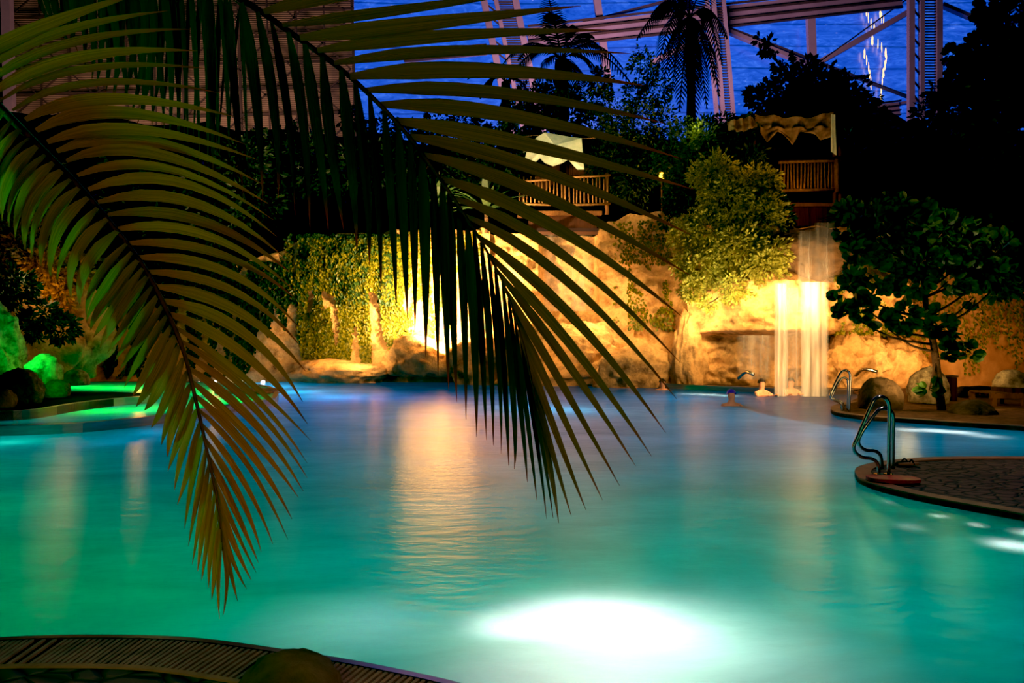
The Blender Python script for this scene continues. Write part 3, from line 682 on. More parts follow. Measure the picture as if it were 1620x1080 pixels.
bgpalm(1092, 30, 33, [(1008, 62, 1.0), (1030, 25, .8), (1040, 110, 1.3), (1062, 150, 1.2), (1075, 175, .6), (1100, 190, .5), (1118, 170, .8), (1138, 150, 1.1), (1142, 100, 1.2), (1150, 60, .9), (1125, -30, .5), (1070, -30, .4), (1055, -15, .6), (1085, -60, .2), (1098, 150, .3), (1130, 125, .8), (1050, 130, 1)],
       'tall dark palm with drooping skirt of fronds against the blue facade', 330, W=1.0, hang=.7)
bgpalm(888, 95, 31, [(866, -10, .2), (870, 20, .5), (830, 55, .6), (790, 110, 1.0), (800, 140, 1.0), (840, 150, .8), (985, 108, .9), (1000, 135, .9), (960, 90, .9), (940, 60, .6), (905, 40, .2), (920, 150, .6), (965, 150, .9), (820, 95, .7)],
       'dark palm with spreading fronds left of the skirted palm', 260, W=.85, trunk_r=.28, hang=.3)
bgpalm(800, 130, 32, [(740, 125, .5), (760, 155, .6), (775, 100, .3), (830, 120, .5), (845, 165, .6), (790, 190, .2)], 'small dark palm behind the large frond', 280, W=.6, trunk_r=.2)
bgpalm(1405, 225, 29, [(1370, 215, .4), (1380, 250, .5), (1400, 195, .2), (1425, 205, .3), (1440, 235, .5), (1432, 262, .5), (1395, 275, .3), (1365, 235, .4)], 'small dark palm right of the bamboo balcony hut', 330, W=.55, trunk_r=.1, tmat='trunk')
# rosette plants
def rosette(px, py, Y, r, n, label, mat='l_dark', cat='plant', shape_w=.09):
    c = P(px, py, Y); root = empty('spiky_plant', c, label, cat); m = MB(); rw = r/F*Y
    for i in range(n):
        a = R_.uniform(0, 6.28); el = R_.uniform(.1, 1.3); d = Vector((math.cos(a)*math.cos(el), math.sin(a)*math.cos(el)*.6, math.sin(el))).normalized()
        leaf(m, c, d, d.cross(Vector((d.y, -d.x, .01))).normalized(), rw*R_.uniform(.7, 1.1), rw*shape_w*1.5, 2)
    m.build('foliage', mat, root); m = MB(); m.tube([c-Vector((0, 0, .9)), c], .08, 6); m.build('stem', 'trunk', root)
rosette(770, 330, 25, 75, 60, 'spiky dark rosette plant above the wall left of the balcony', 'f_night')
rosette(690, 320, 26, 60, 50, 'spiky dark rosette plant behind the hanging leaflets', 'f_night')
rosette(1330, 350, 22.6, 40, 40, 'low spiky plant beside the top of the waterfall', 'l_grape')

# ------------------------------------------------------------ trees and bushes
def hb(px, py, Y): 
    p = P(px, py, Y); return p
tree('broadleaf_tree', hb(1290, 260, 36), [(1290, 150, 36, 48), (1250, 170, 36, 45), (1330, 165, 36, 45), (1355, 195, 35, 38), (1215, 160, 36, 26), (1240, 105, 36, 18), (1215, 75, 36, 14), (1205, 62, 36, 9), (1275, 115, 36, 24), (1188, 152, 36, 10), (1300, 190, 35, 55), (1245, 205, 35, 50), (1380, 158, 35, 12), (1330, 127, 36, 10), (1375, 205, 34, 30)], 9000, .34, 'l_black', 'dark rounded tree standing behind the bamboo balcony hut', W=.2, tr=.25)
tree('broadleaf_tree', hb(1570, 330, 23), [(1600, 30, 23, 38), (1570, 15, 23, 18), (1555, 80, 23, 34), (1525, 90, 23, 18), (1515, 130, 23, 26), (1595, 100, 23, 40), (1560, 135, 23, 40), (1610, 160, 23, 40), (1520, 175, 23, 35), (1570, 195, 23, 40), (1630, 60, 23, 40), (1660, 120, 23, 60), (1600, 240, 23, 26), (1548, 20, 23, 8), (1502, 88, 23, 8)], 5200, .27, 'l_black', 'tall dark large-leaved tree at the upper right corner', shape=1, W=.24, tr=.22)
tree('broadleaf_tree', hb(1480, 330, 27), [(1480, 190, 27, 34), (1460, 225, 27, 34), (1500, 230, 27, 45), (1450, 265, 27, 45), (1530, 260, 27, 45), (1485, 150, 27, 18), (1480, 280, 26, 50), (1570, 280, 26, 45), (1410, 290, 27, 40), (1620, 290, 26, 50)], 7000, .26, 'l_black', 'dark shrubby tree below the right lattice mast', W=.15, tr=.2)
tree('broadleaf_tree', hb(1360, 330, 27.5), [(1350, 250, 27.5, 40), (1385, 270, 27.5, 40), (1350, 300, 27, 35), (1400, 320, 27, 40), (1455, 325, 26.5, 35), (1520, 330, 26, 40), (1590, 330, 26, 45)], 4500, .26, 'l_black', 'low dark thicket right of the bamboo balcony hut', W=.15, tr=.12)
tree('small_leaved_tree', hb(1010, 330, 27), [(1020, 110, 27, 26), (1035, 145, 27, 28), (1000, 150, 27, 20), (1010, 190, 27, 36), (1050, 200, 27, 30), (975, 190, 27, 30), (985, 235, 27, 36), (1030, 245, 27, 40), (950, 160, 27, 24), (960, 270, 27, 35), (1000, 290, 26.5, 36), (1015, 82, 27, 10)], 9000, .15, 'l_olive', 'slender tree with small olive leaves between the two palms', W=.08, tr=.09)
tree('small_leaved_tree', hb(920, 330, 28), [(900, 180, 28, 36), (935, 200, 28, 36), (860, 200, 28, 36), (880, 150, 28.5, 30), (830, 190, 28.5, 36), (850, 160, 29, 30), (950, 130, 28.5, 22)], 6000, .2, 'l_black', 'dark tree behind the shirt on the line', W=.11, tr=.12)
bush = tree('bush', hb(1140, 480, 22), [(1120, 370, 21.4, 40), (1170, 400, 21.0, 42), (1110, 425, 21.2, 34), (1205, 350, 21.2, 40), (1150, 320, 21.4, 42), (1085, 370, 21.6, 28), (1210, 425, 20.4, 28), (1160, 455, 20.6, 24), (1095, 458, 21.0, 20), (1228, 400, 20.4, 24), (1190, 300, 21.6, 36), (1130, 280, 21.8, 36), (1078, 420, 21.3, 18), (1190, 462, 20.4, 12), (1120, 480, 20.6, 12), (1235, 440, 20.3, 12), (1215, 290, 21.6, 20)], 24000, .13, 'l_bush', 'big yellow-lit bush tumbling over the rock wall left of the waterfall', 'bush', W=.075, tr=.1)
tree('bush', hb(1140, 300, 23.5), [(1110, 240, 23.5, 40), (1155, 250, 23.5, 36), (1090, 280, 23.5, 34), (1120, 210, 24, 26), (1170, 215, 24, 28), (1080, 210, 24, 24), (1185, 260, 23, 30), (1145, 195, 24, 20)], 8000, .16, 'l_olive', 'dim olive bush behind the bright bush and under the skirted palm', 'bush', W=.08, tr=.08)
tree('bush', hb(1230, 360, 21.5), [(1235, 350, 21.5, 28), (1215, 320, 21.8, 24), (1230, 380, 21.2, 22), (1080, 310, 23, 30), (1060, 260, 24, 30), (1060, 350, 22.8, 16)], 3000, .16, 'l_dark', 'dark shrub between the bright bush and the upper cascade', 'bush', W=.09, tr=.08)
tree('bush', hb(1330, 400, 22), [(1345, 345, 22, 22), (1380, 350, 22, 26), (1420, 342, 22, 28), (1460, 352, 22, 26), (1500, 362, 22, 26), (1540, 372, 22, 26), (1590, 380, 22, 34), (1340, 400, 21.4, 24), (1640, 380, 22, 40)], 1700, .3, 'l_grape', 'row of large-leaved shrubs along the top of the right wall', 'bush', shape=1, W=.2, tr=.08)
tree('bush', hb(1560, 440, 21.6), [(1440, 390, 21.4, 34), (1500, 400, 21.4, 36), (1560, 410, 21.2, 34), (1615, 425, 21.2, 40), (1400, 400, 21.2, 26), (1590, 450, 21, 22), (1530, 440, 21, 20), (1660, 420, 21.2, 40)], 5000, .18, 'l_dark', 'dark shrubs drooping over the top of the right wall', 'bush', W=.12, tr=.08)
# dark thicket across the left half
tree('broadleaf_tree', hb(560, 400, 29), [(x, y, 29, 48) for x, y in [(440, 250), (500, 260), (560, 270), (620, 270), (680, 260), (470, 320), (540, 335), (610, 330), (680, 330), (740, 300), (800, 250), (800, 330), (860, 340)]], 8500, .27, 'l_black', 'dark thicket behind the hanging leaflets at centre left', W=.15, tr=.2)
tree('broadleaf_tree', hb(220, 400, 27), [(x, y, 27, 45) for x, y in [(380, 260), (320, 300), (260, 290), (200, 260), (140, 250), (80, 230), (20, 230), (400, 330), (340, 370), (270, 370), (200, 340), (130, 320), (60, 300), (-20, 260)]], 9000, .24, 'l_black', 'dark trees above the left rock wall', W=.14, tr=.2)
tree('broadleaf_tree', hb(640, 270, 33), [(600, 210, 33, 26), (640, 215, 33, 22), (690, 205, 33, 24), (730, 195, 33, 26), (760, 210, 33, 24), (560, 190, 33, 20)], 2600, .24, 'l_black', 'distant dark treetops against the foil behind the large frond', W=.13, tr=.1)
tree('bush', hb(40, 480, 18.5), [(30, 400, 18.5, 48), (70, 430, 18.2, 40), (0, 350, 18.8, 40), (95, 470, 18, 24), (50, 330, 19, 30), (-40, 400, 18.5, 50), (120, 440, 18.6, 26)], 6000, .17, 'l_goldlit', 'golden-lit bush at the left edge above the green rocks', 'bush', W=.07, tr=.08)
tree('bush', hb(30, 500, 17), [(20, 455, 16.6, 32), (70, 500, 16.6, 26), (-20, 470, 16.5, 36), (100, 520, 17, 24), (45, 520, 16.6, 22)], 3000, .16, 'l_dark', 'dark green bush hanging over the green-lit rocks', 'bush', W=.08, tr=.06)
# sea grape tree
tree('sea_grape_tree', hb(1490, 651, 14.3), [(1350, 365, 14.3, 26), (1395, 365, 14.2, 34), (1440, 360, 14.2, 36), (1490, 370, 14.2, 36), (1420, 405, 14.1, 34), (1470, 410, 14.1, 34), (1530, 400, 14.1, 34), (1350, 400, 14, 24), (1345, 455, 13.8, 24), (1370, 490, 13.8, 26), (1375, 435, 14, 28), (1340, 495, 13.9, 14), (1445, 450, 14, 24), (1500, 445, 14, 26), (1560, 430, 14, 26), (1430, 500, 13.8, 26), (1405, 520, 13.8, 16), (1490, 520, 13.9, 26), (1500, 560, 13.9, 15), (1530, 560, 13.9, 16), (1580, 450, 14, 28), (1580, 395, 14.1, 30), (1470, 617, 14, 12), (1540, 470, 14, 20)],
     2100, .19, 'l_grape', 'sea grape tree with big round leaves growing on the sandy bank', shape=1, W=.2, tr=.09, trunkpath=[hb(1490, 652, 14.3), hb(1484, 600, 14.25), hb(1477, 545, 14.2), hb(1466, 490, 14.2), hb(1460, 440, 14.1), hb(1450, 380, 14.2)], down=.1)
# ivy
def ivy(wall, name, x0, x1, y0f, y1f, n, L, mat, label, dens=None, out_=.1, cat='ivy'):
    m = MB()
    for _ in range(n):
        px = R_.uniform(x0, x1)+R_.gauss(0, 6); a, b = y0f(px), y1f(px); py = a+(b-a)*R_.random()
        if noise.noise(Vector((px*.045, py*.006, 3)))+(.42 if py < a+(b-a)*.4 else .08) < 0: continue
        p = wall.at(px, py); p += Vector((-p.x*.02, -out_*R_.random()-.08, 0)); d = (Vector((R_.uniform(-.6, .6), -.3, -1))).normalized(); nn = Vector((R_.uniform(-.5, .5), -1, R_.uniform(0, .8))).normalized()
        nn = (nn-d*nn.dot(d)).normalized(); s = R_.uniform(.6, 1.3); leaf(m, p, d, nn, L*s, L*.8*s)
    return tag(m.build(name, mat), label, cat, kind='stuff')
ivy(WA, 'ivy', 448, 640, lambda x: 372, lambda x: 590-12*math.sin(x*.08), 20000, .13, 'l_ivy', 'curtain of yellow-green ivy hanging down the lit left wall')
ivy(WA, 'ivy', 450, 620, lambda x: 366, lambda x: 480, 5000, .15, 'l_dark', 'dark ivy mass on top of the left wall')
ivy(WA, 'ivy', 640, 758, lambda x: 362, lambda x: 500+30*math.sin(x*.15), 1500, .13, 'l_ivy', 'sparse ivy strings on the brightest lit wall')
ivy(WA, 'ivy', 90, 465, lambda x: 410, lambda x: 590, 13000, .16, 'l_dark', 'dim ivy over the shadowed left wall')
ivy(WB, 'ivy', 985, 1075, lambda x: 345, lambda x: 520, 1500, .12, 'l_ivy', 'thin ivy trails on the pale cliff right of the small waterfall')
ivy(WC, 'ivy', 1330, 1430, lambda x: 400, lambda x: 540, 1200, .14, 'l_ivy', 'sunny yellow ivy on the rock behind the sea grape')
k = 0
pos_words = []
for px in [1408, 1424, 1440, 1456, 1473, 1490, 1508, 1522, 1536, 1550, 1562, 1575, 1590, 1604, 1616]:
    m = MB(); y1 = R_.uniform(525, 600) if px > 1440 else R_.uniform(585, 605); y = 440; pts = []
    while y < y1: pts.append(WD.at(px+1.5*math.sin(y*.07+px), y)+Vector((0, -.18, 0))); y += 8
    m.tube(pts, .012, 4)
    for p in pts:
        for _ in range(7 if px in (1562, 1550, 1424, 1408) else 4):
            d = Vector((R_.uniform(-1, 1), -.3, -1)).normalized(); nn = Vector((R_.uniform(-.4, .4), -1, .3)); nn = (nn-d*nn.dot(d)).normalized()
            leaf(m, p+Vector((R_.uniform(-.12, .12), R_.uniform(-.06, .03), R_.uniform(-.1, .1))), d, nn, .12, .1)
    tag(m.build('hanging_vine', 'l_ivy'), 'thin leafy vine hanging down the orange right wall', 'vine', 'vines hanging on the right wall')

# ------------------------------------------------------------ waterfalls
def fall(x0, x1, ytop, ybot, Y, mat, name, parent, bulge=.3, z_bot=None, nx=14, ny=24, thick=.06):
    m = MB(); vs = []; uvs = []; o_ = R_.random()*0
    for i in range(nx+1):
        u = i/nx
        for j in range(ny+1):
            v = j/ny; py = lerp(ytop, ybot, v); px = lerp(x0, x1, u)
            p = P(px, py, Y-bulge*math.sqrt(v))
            vs.append(p+Vector((0, thick*math.sin(u*17)+.02*noise.noise(Vector((u*9, v*3, 0))), 0))); uvs.append((u, v))
    m.add(vs, [(i*(ny+1)+j, (i+1)*(ny+1)+j, (i+1)*(ny+1)+j+1, i*(ny+1)+j+1) for i in range(nx) for j in range(ny)], uvs)
    return m.build(name, mat, parent, smooth=True)
wf = empty('waterfall', P(1268, 628, 18.6), 'bright twin-stream waterfall dropping into the pool at right', 'waterfall')
fall(1225, 1247, 448, 627, 19.0, 'fall', 'stream', wf); fall(1266, 1310, 446, 628, 18.9, 'fall', 'stream', wf); fall(1243, 1270, 455, 627, 19.2, 'fallthin', 'thin_veil', wf)
fall(1288, 1320, 352, 448, 20.0, 'fallthin', 'upper_cascade', wf, .5); fall(1262, 1290, 365, 455, 20.1, 'fallthin', 'upper_cascade', wf, .4)
wf2 = empty('waterfall', P(898, 480, 24), 'thin veil of water sliding down the recess at centre', 'waterfall')
fall(856, 940, 368, 492, 24.6, 'fallthin', 'veil', wf2, .3)
wf3 = empty('waterfall', P(1180, 600, 20), 'faint trickles dripping from the grotto edge left of the bright waterfall', 'waterfall')
fall(1165, 1228, 530, 600, 20.1, 'fallthin', 'trickle', wf3, .1)
# black weir lip above the small fall
m = MB(); m.bar(P(850, 366, 24.3), P(946, 366, 24.1), .7, .12); tag(m.build('weir_lip', 'darksteel'), 'dark steel lip above the thin veil of water', 'weir')
rock('rock_ledge', P(1275, 405, 20.9), (1.15, .9, .8), 41, 'rockdark', 'dark ledge the bright waterfall spills over', 'rock', sub=5, amp=.35, flat=False)
m = MB()
for px, py, L_ in ((1366, 588, 22), (1180, 592, 12)):
    a = P(px-12, py+6, 20.0); b = P(px, py-4, 19.6); c = P(px+L_, py, 19.3)
    mm = MB(); mm.tube(catmull([a, b, c], 6), .05, 8); tag(mm.build('water_spout', 'chrome', smooth=True), 'steel massage spout on the rock behind the far handrail' if px > 1300 else 'small steel spout in the dark grotto', 'spout')

# ------------------------------------------------------------ huts
def cyl_post(m, a, b, r=.07, n=8): m.tube([Vector(a), lerp(Vector(a), Vector(b), .5), Vector(b)], [r, r*.9, r], n)
hut = empty('balcony_hut', P(1265, 345, 24.5), 'brown wooden balcony hut with bamboo railing above the waterfall', 'hut')
Yh = 24.0
def hp(px, py, dy=0): return P(px, py, Yh)+Vector((0, dy, 0))
m = MB(); a = hp(1232, 345, .9); b = hp(1320, 345, .9); t = hp(1320, 222, .9)
for i in range(12):
    x = lerp(a.x, b.x, (i+.5)/12); m.box((x, a.y+.02*(i % 2), (a.z+t.z)/2), ((b.x-a.x)/12*.95, .06, t.z-a.z))
m.build('back_wall', 'wooddark', hut)
m = MB(); c = hp(1278, 326, .4); m.box(c, (2.1, 1.3, .12)); m.build('floor_deck', 'wood', hut)
m = MB(); m.box(hp(1278, 342, .3), (1.9, 1.0, .75)); m.build('base', 'wooddark', hut)
for x, yt in ((1194, 180), (1322, 176), (1331, 212)):
    m = MB(); cyl_post(m, hp(x, 345, .1), hp(x, yt, .1), .08); m.build('post', 'wood', hut, smooth=True)
rl = bpy.data.objects.new('railing', None); COL.objects.link(rl); rl.location = hp(1275, 320); rl.parent = hut; rl.matrix_parent_inverse = Matrix.Translation(hut.location).inverted()
def sub(mb, nm, mt, par):
    o = mb.build(nm, mt, None, smooth=True); o.parent = par; o.matrix_parent_inverse = Matrix.Translation(par.location).inverted(); return o
for y in (258, 303):
    m = MB(); cyl_post(m, hp(1228, y+1, -.2), hp(1325, y-2, -.2), .06); sub(m, 'rail', 'bamboo', rl)
for i in range(17):
    x = 1232+i*5.3; m = MB(); cyl_post(m, hp(x+R_.uniform(-1, 1), 302, -.2), hp(x+R_.uniform(-1, 1), 259, -.2), .035, 6); sub(m, 'baluster', 'bamboo', rl)
m = MB(); cyl_post(m, hp(1319, 306, -.22), hp(1319, 254, -.22), .08); sub(m, 'end_post', 'bamboo', rl)
def clothsheet(name, top, bot, Y, mat, label, nx=26, ny=8, wav=.12, cat='cloth', dy=0):
    m = MB(); vs = []
    for i in range(nx+1):
        u = i/nx; xt = lerp(top[0][0], top[-1][0], u); yt = interp(top, xt); xb = lerp(bot[0][0], bot[-1][0], u); yb = interp(bot, xb)
        for j in range(ny+1):
            v = j/ny; p = P(lerp(xt, xb, v), lerp(yt, yb, v), Y)
            vs.append(p+Vector((0, wav*math.sin(u*21+v*2)+wav*.7*noise.noise(Vector((u*8, v*3, 1)))+dy, 0)))
    m.add(vs, [(i*(ny+1)+j, (i+1)*(ny+1)+j, (i+1)*(ny+1)+j+1, i*(ny+1)+j+1) for i in range(nx) for j in range(ny)])
    return tag(m.build(name, mat, smooth=True), label, cat)
clothsheet('awning_cloth', [(1194, 180), (1215, 183), (1262, 186), (1290, 184), (1321, 175)], [(1198, 205), (1222, 206), (1250, 208), (1280, 206), (1318, 202)], 23.9, 'cloth', 'patched tan cloth hung across the front of the balcony hut')
clothsheet('awning_cloth', [(1203, 200), (1245, 203), (1265, 202), (1316, 200)], [(1206, 210), (1213, 226), (1222, 216), (1232, 206), (1240, 210), (1251, 231), (1258, 222), (1268, 206), (1300, 220), (1314, 218)], 23.75, 'cloth', 'ragged pointed cloth edge under the patched awning', nx=60)
clothsheet('awning_cloth', [(1150, 192), (1170, 188), (1192, 183)], [(1155, 206), (1175, 209), (1196, 200)], 23.2, 'cloth', 'tan cloth stretched left from the hut post', nx=12)
clothsheet('towel', [(1315, 180), (1322, 182)], [(1315, 240), (1323, 246)], 23.6, 'white', 'pale narrow towel hanging from the right hut post', nx=5, wav=.03, cat='towel')
# left balcony
h2 = empty('wooden_balcony', P(890, 350, 26), 'dark wooden balcony with stick railing above the thin veil of water', 'balcony')
def hq(px, py, dy=0): return P(px, py, 26)+Vector((0, dy, 0))
m = MB(); m.box(hq(885, 338, .6), (3.2, 1.6, .14)); m.build('floor_deck', 'wood', h2)
m = MB(); m.box(hq(890, 352, .6), (2.6, 1.2, .6)); m.build('base', 'wooddark', h2)
m = MB(); a = hq(850, 330, 1.4); b = hq(945, 330, 1.4)
for i in range(14): m.box((lerp(a.x, b.x, (i+.5)/14), a.y, a.z+.9), ((b.x-a.x)/14*.92, .06, 2.3))
m.build('back_wall', 'wooddark', h2)
for x in (892, 826, 960):
    m = MB(); cyl_post(m, hq(x, 340, -.1), hq(x, 275 if x > 840 else 285, -.1), .09); m.build('post', 'wood', h2, smooth=True)
r2 = bpy.data.objects.new('railing', None); COL.objects.link(r2); r2.location = hq(890, 320); r2.parent = h2; r2.matrix_parent_inverse = Matrix.Translation(h2.location).inverted()
for a, b in (((812, 290), (892, 284)), ((892, 283), (965, 279)), ((820, 324), (892, 326)), ((892, 326), (965, 324))):
    m = MB(); cyl_post(m, hq(*a, -.2), hq(*b, -.2), .05); sub(m, 'rail', 'bamboo', r2)
for i in range(24):
    x = 822+i*6; m = MB(); cyl_post(m, hq(x+R_.uniform(-1, 1), 325, -.2), hq(x+R_.uniform(-1, 1), 284+R_.uniform(-3, 2), -.2), .03, 6); sub(m, 'baluster', 'bamboo', r2)
# shirt on a line
m = MB(); Ys = 25.2
out_pts = [(862, 210), (900, 217), (920, 219), (924, 268), (913, 268), (909, 262), (909, 234), (903, 250), (890, 258), (875, 263), (862, 258), (850, 246), (846, 240), (845, 258), (830, 254), (835, 232), (850, 217)]
ctr = (878, 230); vs = [P(*ctr, Ys-.12)]+[P(x, y, Ys+.03*math.sin(i*2.1)) for i, (x, y) in enumerate(out_pts)]
m.add(vs, [(0, i+1, (i+1) % len(out_pts)+1) for i in range(len(out_pts))])
so = m.build('shirt', 'white'); tag(so, 'pale long-sleeved shirt hung out to dry on a line', 'shirt')
sol = so.modifiers.new('t', 'SOLIDIFY'); sol.thickness = .03
m = MB(); m.tube([P(800, 218, Ys+.02), P(862, 213, Ys+.02), P(920, 219, Ys+.02), P(985, 216, Ys+.02)], .012, 5); tag(m.build('clothesline', 'bamboo'), 'clothes line carrying the pale shirt', 'line')
for i, x in enumerate((818, 832, 850, 868)):
    pass
# lantern
ln = empty('lantern', P(1047, 310, 24.2), 'small glowing yellow lantern on a post in the bushes', 'lantern')
c = P(1047, 279, 24.2)
m = MB(); m.tube([c-Vector((0, 0, .14)), c-Vector((0, 0, .1)), c, c+Vector((0, 0, .1)), c+Vector((0, 0, .13))], [.03, .085, .1, .07, .03], 10); m.build('glass', 'lamp', ln, smooth=True)
m = MB(); m.tube([c+Vector((0, 0, .14)), c+Vector((0, 0, .2)), c+Vector((0, 0, .25))], [.12, .07, .01], 8); m.build('cap', 'darksteel', ln)
m = MB(); m.tube([c-Vector((0, 0, .14)), c-Vector((0, 0, 1.5))], .03, 6); m.build('post', 'wood', ln)

# ------------------------------------------------------------ handrails
def zoompx(pts): return [(1280+x/4.5, 560+y/4.5) for x, y in pts]
def rail(root, pts, Y, r, mat='chrome', zb=.06):
    q = catmull([P(x, y, Y) for x, y in pts], 7); q[0].z = zb; q[-1].z = zb
    m = MB(); m.tube(q, r, 12); m.build('rail', mat, root, smooth=True)
hr = empty('handrail', P(1400, 752, 7.35), 'bent steel pool handrail on the near cobbled peninsula', 'handrail')
rail(hr, zoompx([(495, 862), (493, 800), (476, 762), (440, 742), (385, 735), (343, 712), (320, 680), (322, 640), (345, 590), (400, 460), (450, 348), (478, 313), (515, 302), (548, 318), (568, 355), (572, 420), (568, 600), (566, 858)]), 7.35, .019)
rail(hr, zoompx([(518, 806), (516, 760), (508, 722), (488, 698), (455, 686), (410, 684), (372, 664), (352, 630), (360, 590), (400, 520), (470, 425), (500, 394), (535, 384), (570, 396), (592, 420), (600, 470), (598, 600), (598, 812)]), 7.72, .019)
hr2 = empty('handrail', P(1338, 650, 13.9), 'farther bent steel handrail on the sandy bank by the waterfall', 'handrail')
rail(hr2, zoompx([(236, 404), (234, 372), (222, 348), (195, 334), (168, 325), (152, 305), (158, 275), (185, 210), (215, 150), (235, 124), (262, 117), (286, 132), (293, 170), (290, 260), (286, 405)]), 13.9, .024)
rail(hr2, zoompx([(243, 392), (242, 365), (236, 345), (215, 332), (188, 328), (166, 312), (166, 290), (190, 240), (220, 185), (245, 168), (268, 176), (278, 200), (277, 300), (275, 395)]), 14.2, .024)
for o_, z in ((hr, 0),):
    for x, y, Y in ((1390, 751, 7.35), (1405.8, 751, 7.35)):
        m = MB(); c = P(x, y, Y); m.tube([(c.x, c.y, .062), (c.x, c.y, .078)], .045, 14); m.build('base_flange', 'chrome', hr, smooth=False)
# kickboard and sandals
m = MB(); c = G(1413, 757, .09); n = 28; vs = []
for zz in (.068, .10):
    for i in range(n):
        a = 2*math.pi*i/n; sx = abs(math.cos(a))**.6*math.copysign(1, math.cos(a)); sy = abs(math.sin(a))**.8*math.copysign(1, math.sin(a))
        vs.append((c.x+.26*sx, c.y+.0+.14*sy, zz+(.01 if sx < -.6 else 0)))
m.add(vs, [tuple(range(n))[::-1], tuple(range(n, 2*n))]+[(i, (i+1) % n, (i+1) % n+n, i+n) for i in range(n)])
bo_ = m.build('kickboard', 'red'); tag(bo_, 'red and yellow swimming board lying at the foot of the near handrail', 'kickboard')
for i, (px, py, rz, lb) in enumerate([(1428, 733, .5, 'dark sandal tipped up behind the near handrail'), (1437, 734.5, .1, 'tan sandal lying flat behind the near handrail')]):
    s = empty('sandal', G(px, py, .07), lb, 'sandal', None); s.rotation_euler.z = 0
    c = Vector((s.location.x, s.location.y, .055)); m = MB(); n = 18; vs = []
    for zz in (.0, .022):
        for k in range(n):
            a = 2*math.pi*k/n; L_ = .13*math.cos(a); W_ = (.045+.008*math.cos(a))*math.sin(a)
            vs.append((c.x+L_*math.cos(rz)-W_*math.sin(rz), c.y+L_*math.sin(rz)+W_*math.cos(rz), .068+zz))
    m.add(vs, [tuple(range(n))[::-1], tuple(range(n, 2*n))]+[(k, (k+1) % n, (k+1) % n+n, k+n) for k in range(n)]); m.build('sole', 'black' if i == 0 else 'stone', s)
    m = MB(); d = Vector((-math.sin(rz), math.cos(rz), 0))*.045; q = c+Vector((math.cos(rz), math.sin(rz), 0))*.04
    m.tube(catmull([q-d+Vector((0, 0, .02)), q+Vector((0, 0, .07)), q+d+Vector((0, 0, .02))], 5), .009, 6); m.build('strap', 'black', s)
# sun lounger at the right edge
lg = empty('sun_lounger', P(1600, 640, 15.2), 'low wooden sun lounger with dark cushion at the right edge', 'lounger')
gz = .07; Yl = 15.0; xa = X(1566, Yl); xb_ = X(1680, Yl)
for k in range(2):
    m = MB(); m.box(((xa+xb_)/2, Yl+(.0 if k == 0 else .7), .3), (xb_-xa, .06, .1)); m.build('side_rail', 'wood', lg)
m = MB()
for i in range(13): m.box((lerp(xa, xb_, (i+.5)/13), Yl+.35, .36), (.09, .72, .025))
m.build('slats', 'wood', lg)
for x in (xa+.08, xa+.75):
    for y in (0, .7): m = MB(); m.box((x, Yl+y, .17), (.09, .08, .22)); m.build('leg', 'wood', lg)
m = MB(); m.box((xa+.95, Yl+.35, .42), (.9, .66, .1)); m.build('cushion', 'wooddark', lg)
# bollard, box, log, kerb stones
bl = empty('bollard', P(1506, 628, 16.2), 'short dark post beside the bright boulder', 'post')
c = Vector((X(1505, 16.5), 16.5, .07)); m = MB(); m.tube([c, c+Vector((0, 0, .55)), c+Vector((0, 0, .57))], [.12, .12, .1], 12); m.build('body', 'wooddark', bl)
m = MB(); m.tube([c+Vector((0, 0, .57)), c+Vector((0, 0, .61)), c+Vector((0, 0, .62))], [.15, .15, .1], 12); m.build('cap', 'darksteel', bl)
m = MB(); m.tube(catmull([(X(1515, 17.5), 17.5, .2), (X(1545, 17.5), 17.6, .22), (X(1590, 17.5), 17.4, .2)], 5), [.13, .14, .15, .14, .13, .14, .15, .14, .13, .12, .12], 9); tag(m.build('log', 'trunk', smooth=True), 'dark log lying at the foot of the orange wall', 'log')
for i, (x, y) in enumerate(((1444, 633), (1458, 634))):
    c = G(x, y+3, .07); m = MB(); m.box((c.x, c.y, .13), (.2, .16, .12)); tag(m.build('kerb_stone', 'stone'), 'pale kerb stone in front of the yellow boulder' if i else 'pale kerb stone nearest the round dark boulder', 'stone')
# lights along the raised pool rim
for x, y in ((318, 605), (341, 605), (361, 605), (381, 605), (416, 605), (300, 606)):
    c = P(x, y-1, 24.7); m = MB(); m.tube([c+Vector((0, -.1, 0)), c+Vector((0, 0, 0)), c+Vector((0, .06, 0))], [.045, .06, .06], 10); c
    tag(m.build('rim_light', 'led'), 'tiny white light in the far rim at left', 'light', 'white lights in the far rim')
# bridge stub at the end of the weir
bs = empty('footbridge', P(405, 628, 17.5), 'stub of stone deck on two posts at the end of the weir', 'bridge')
m = MB(); m.box(P(395, 620, 18.2), (1.3, 1.2, .12), rz=-.1); m.build('deck', 'stone', bs)
for x in (411, 424): m = MB(); c = P(x, 622, 17.7); m.tube([c, Vector((c.x, c.y, -.3))], .07, 8); m.build('post', 'stone', bs)

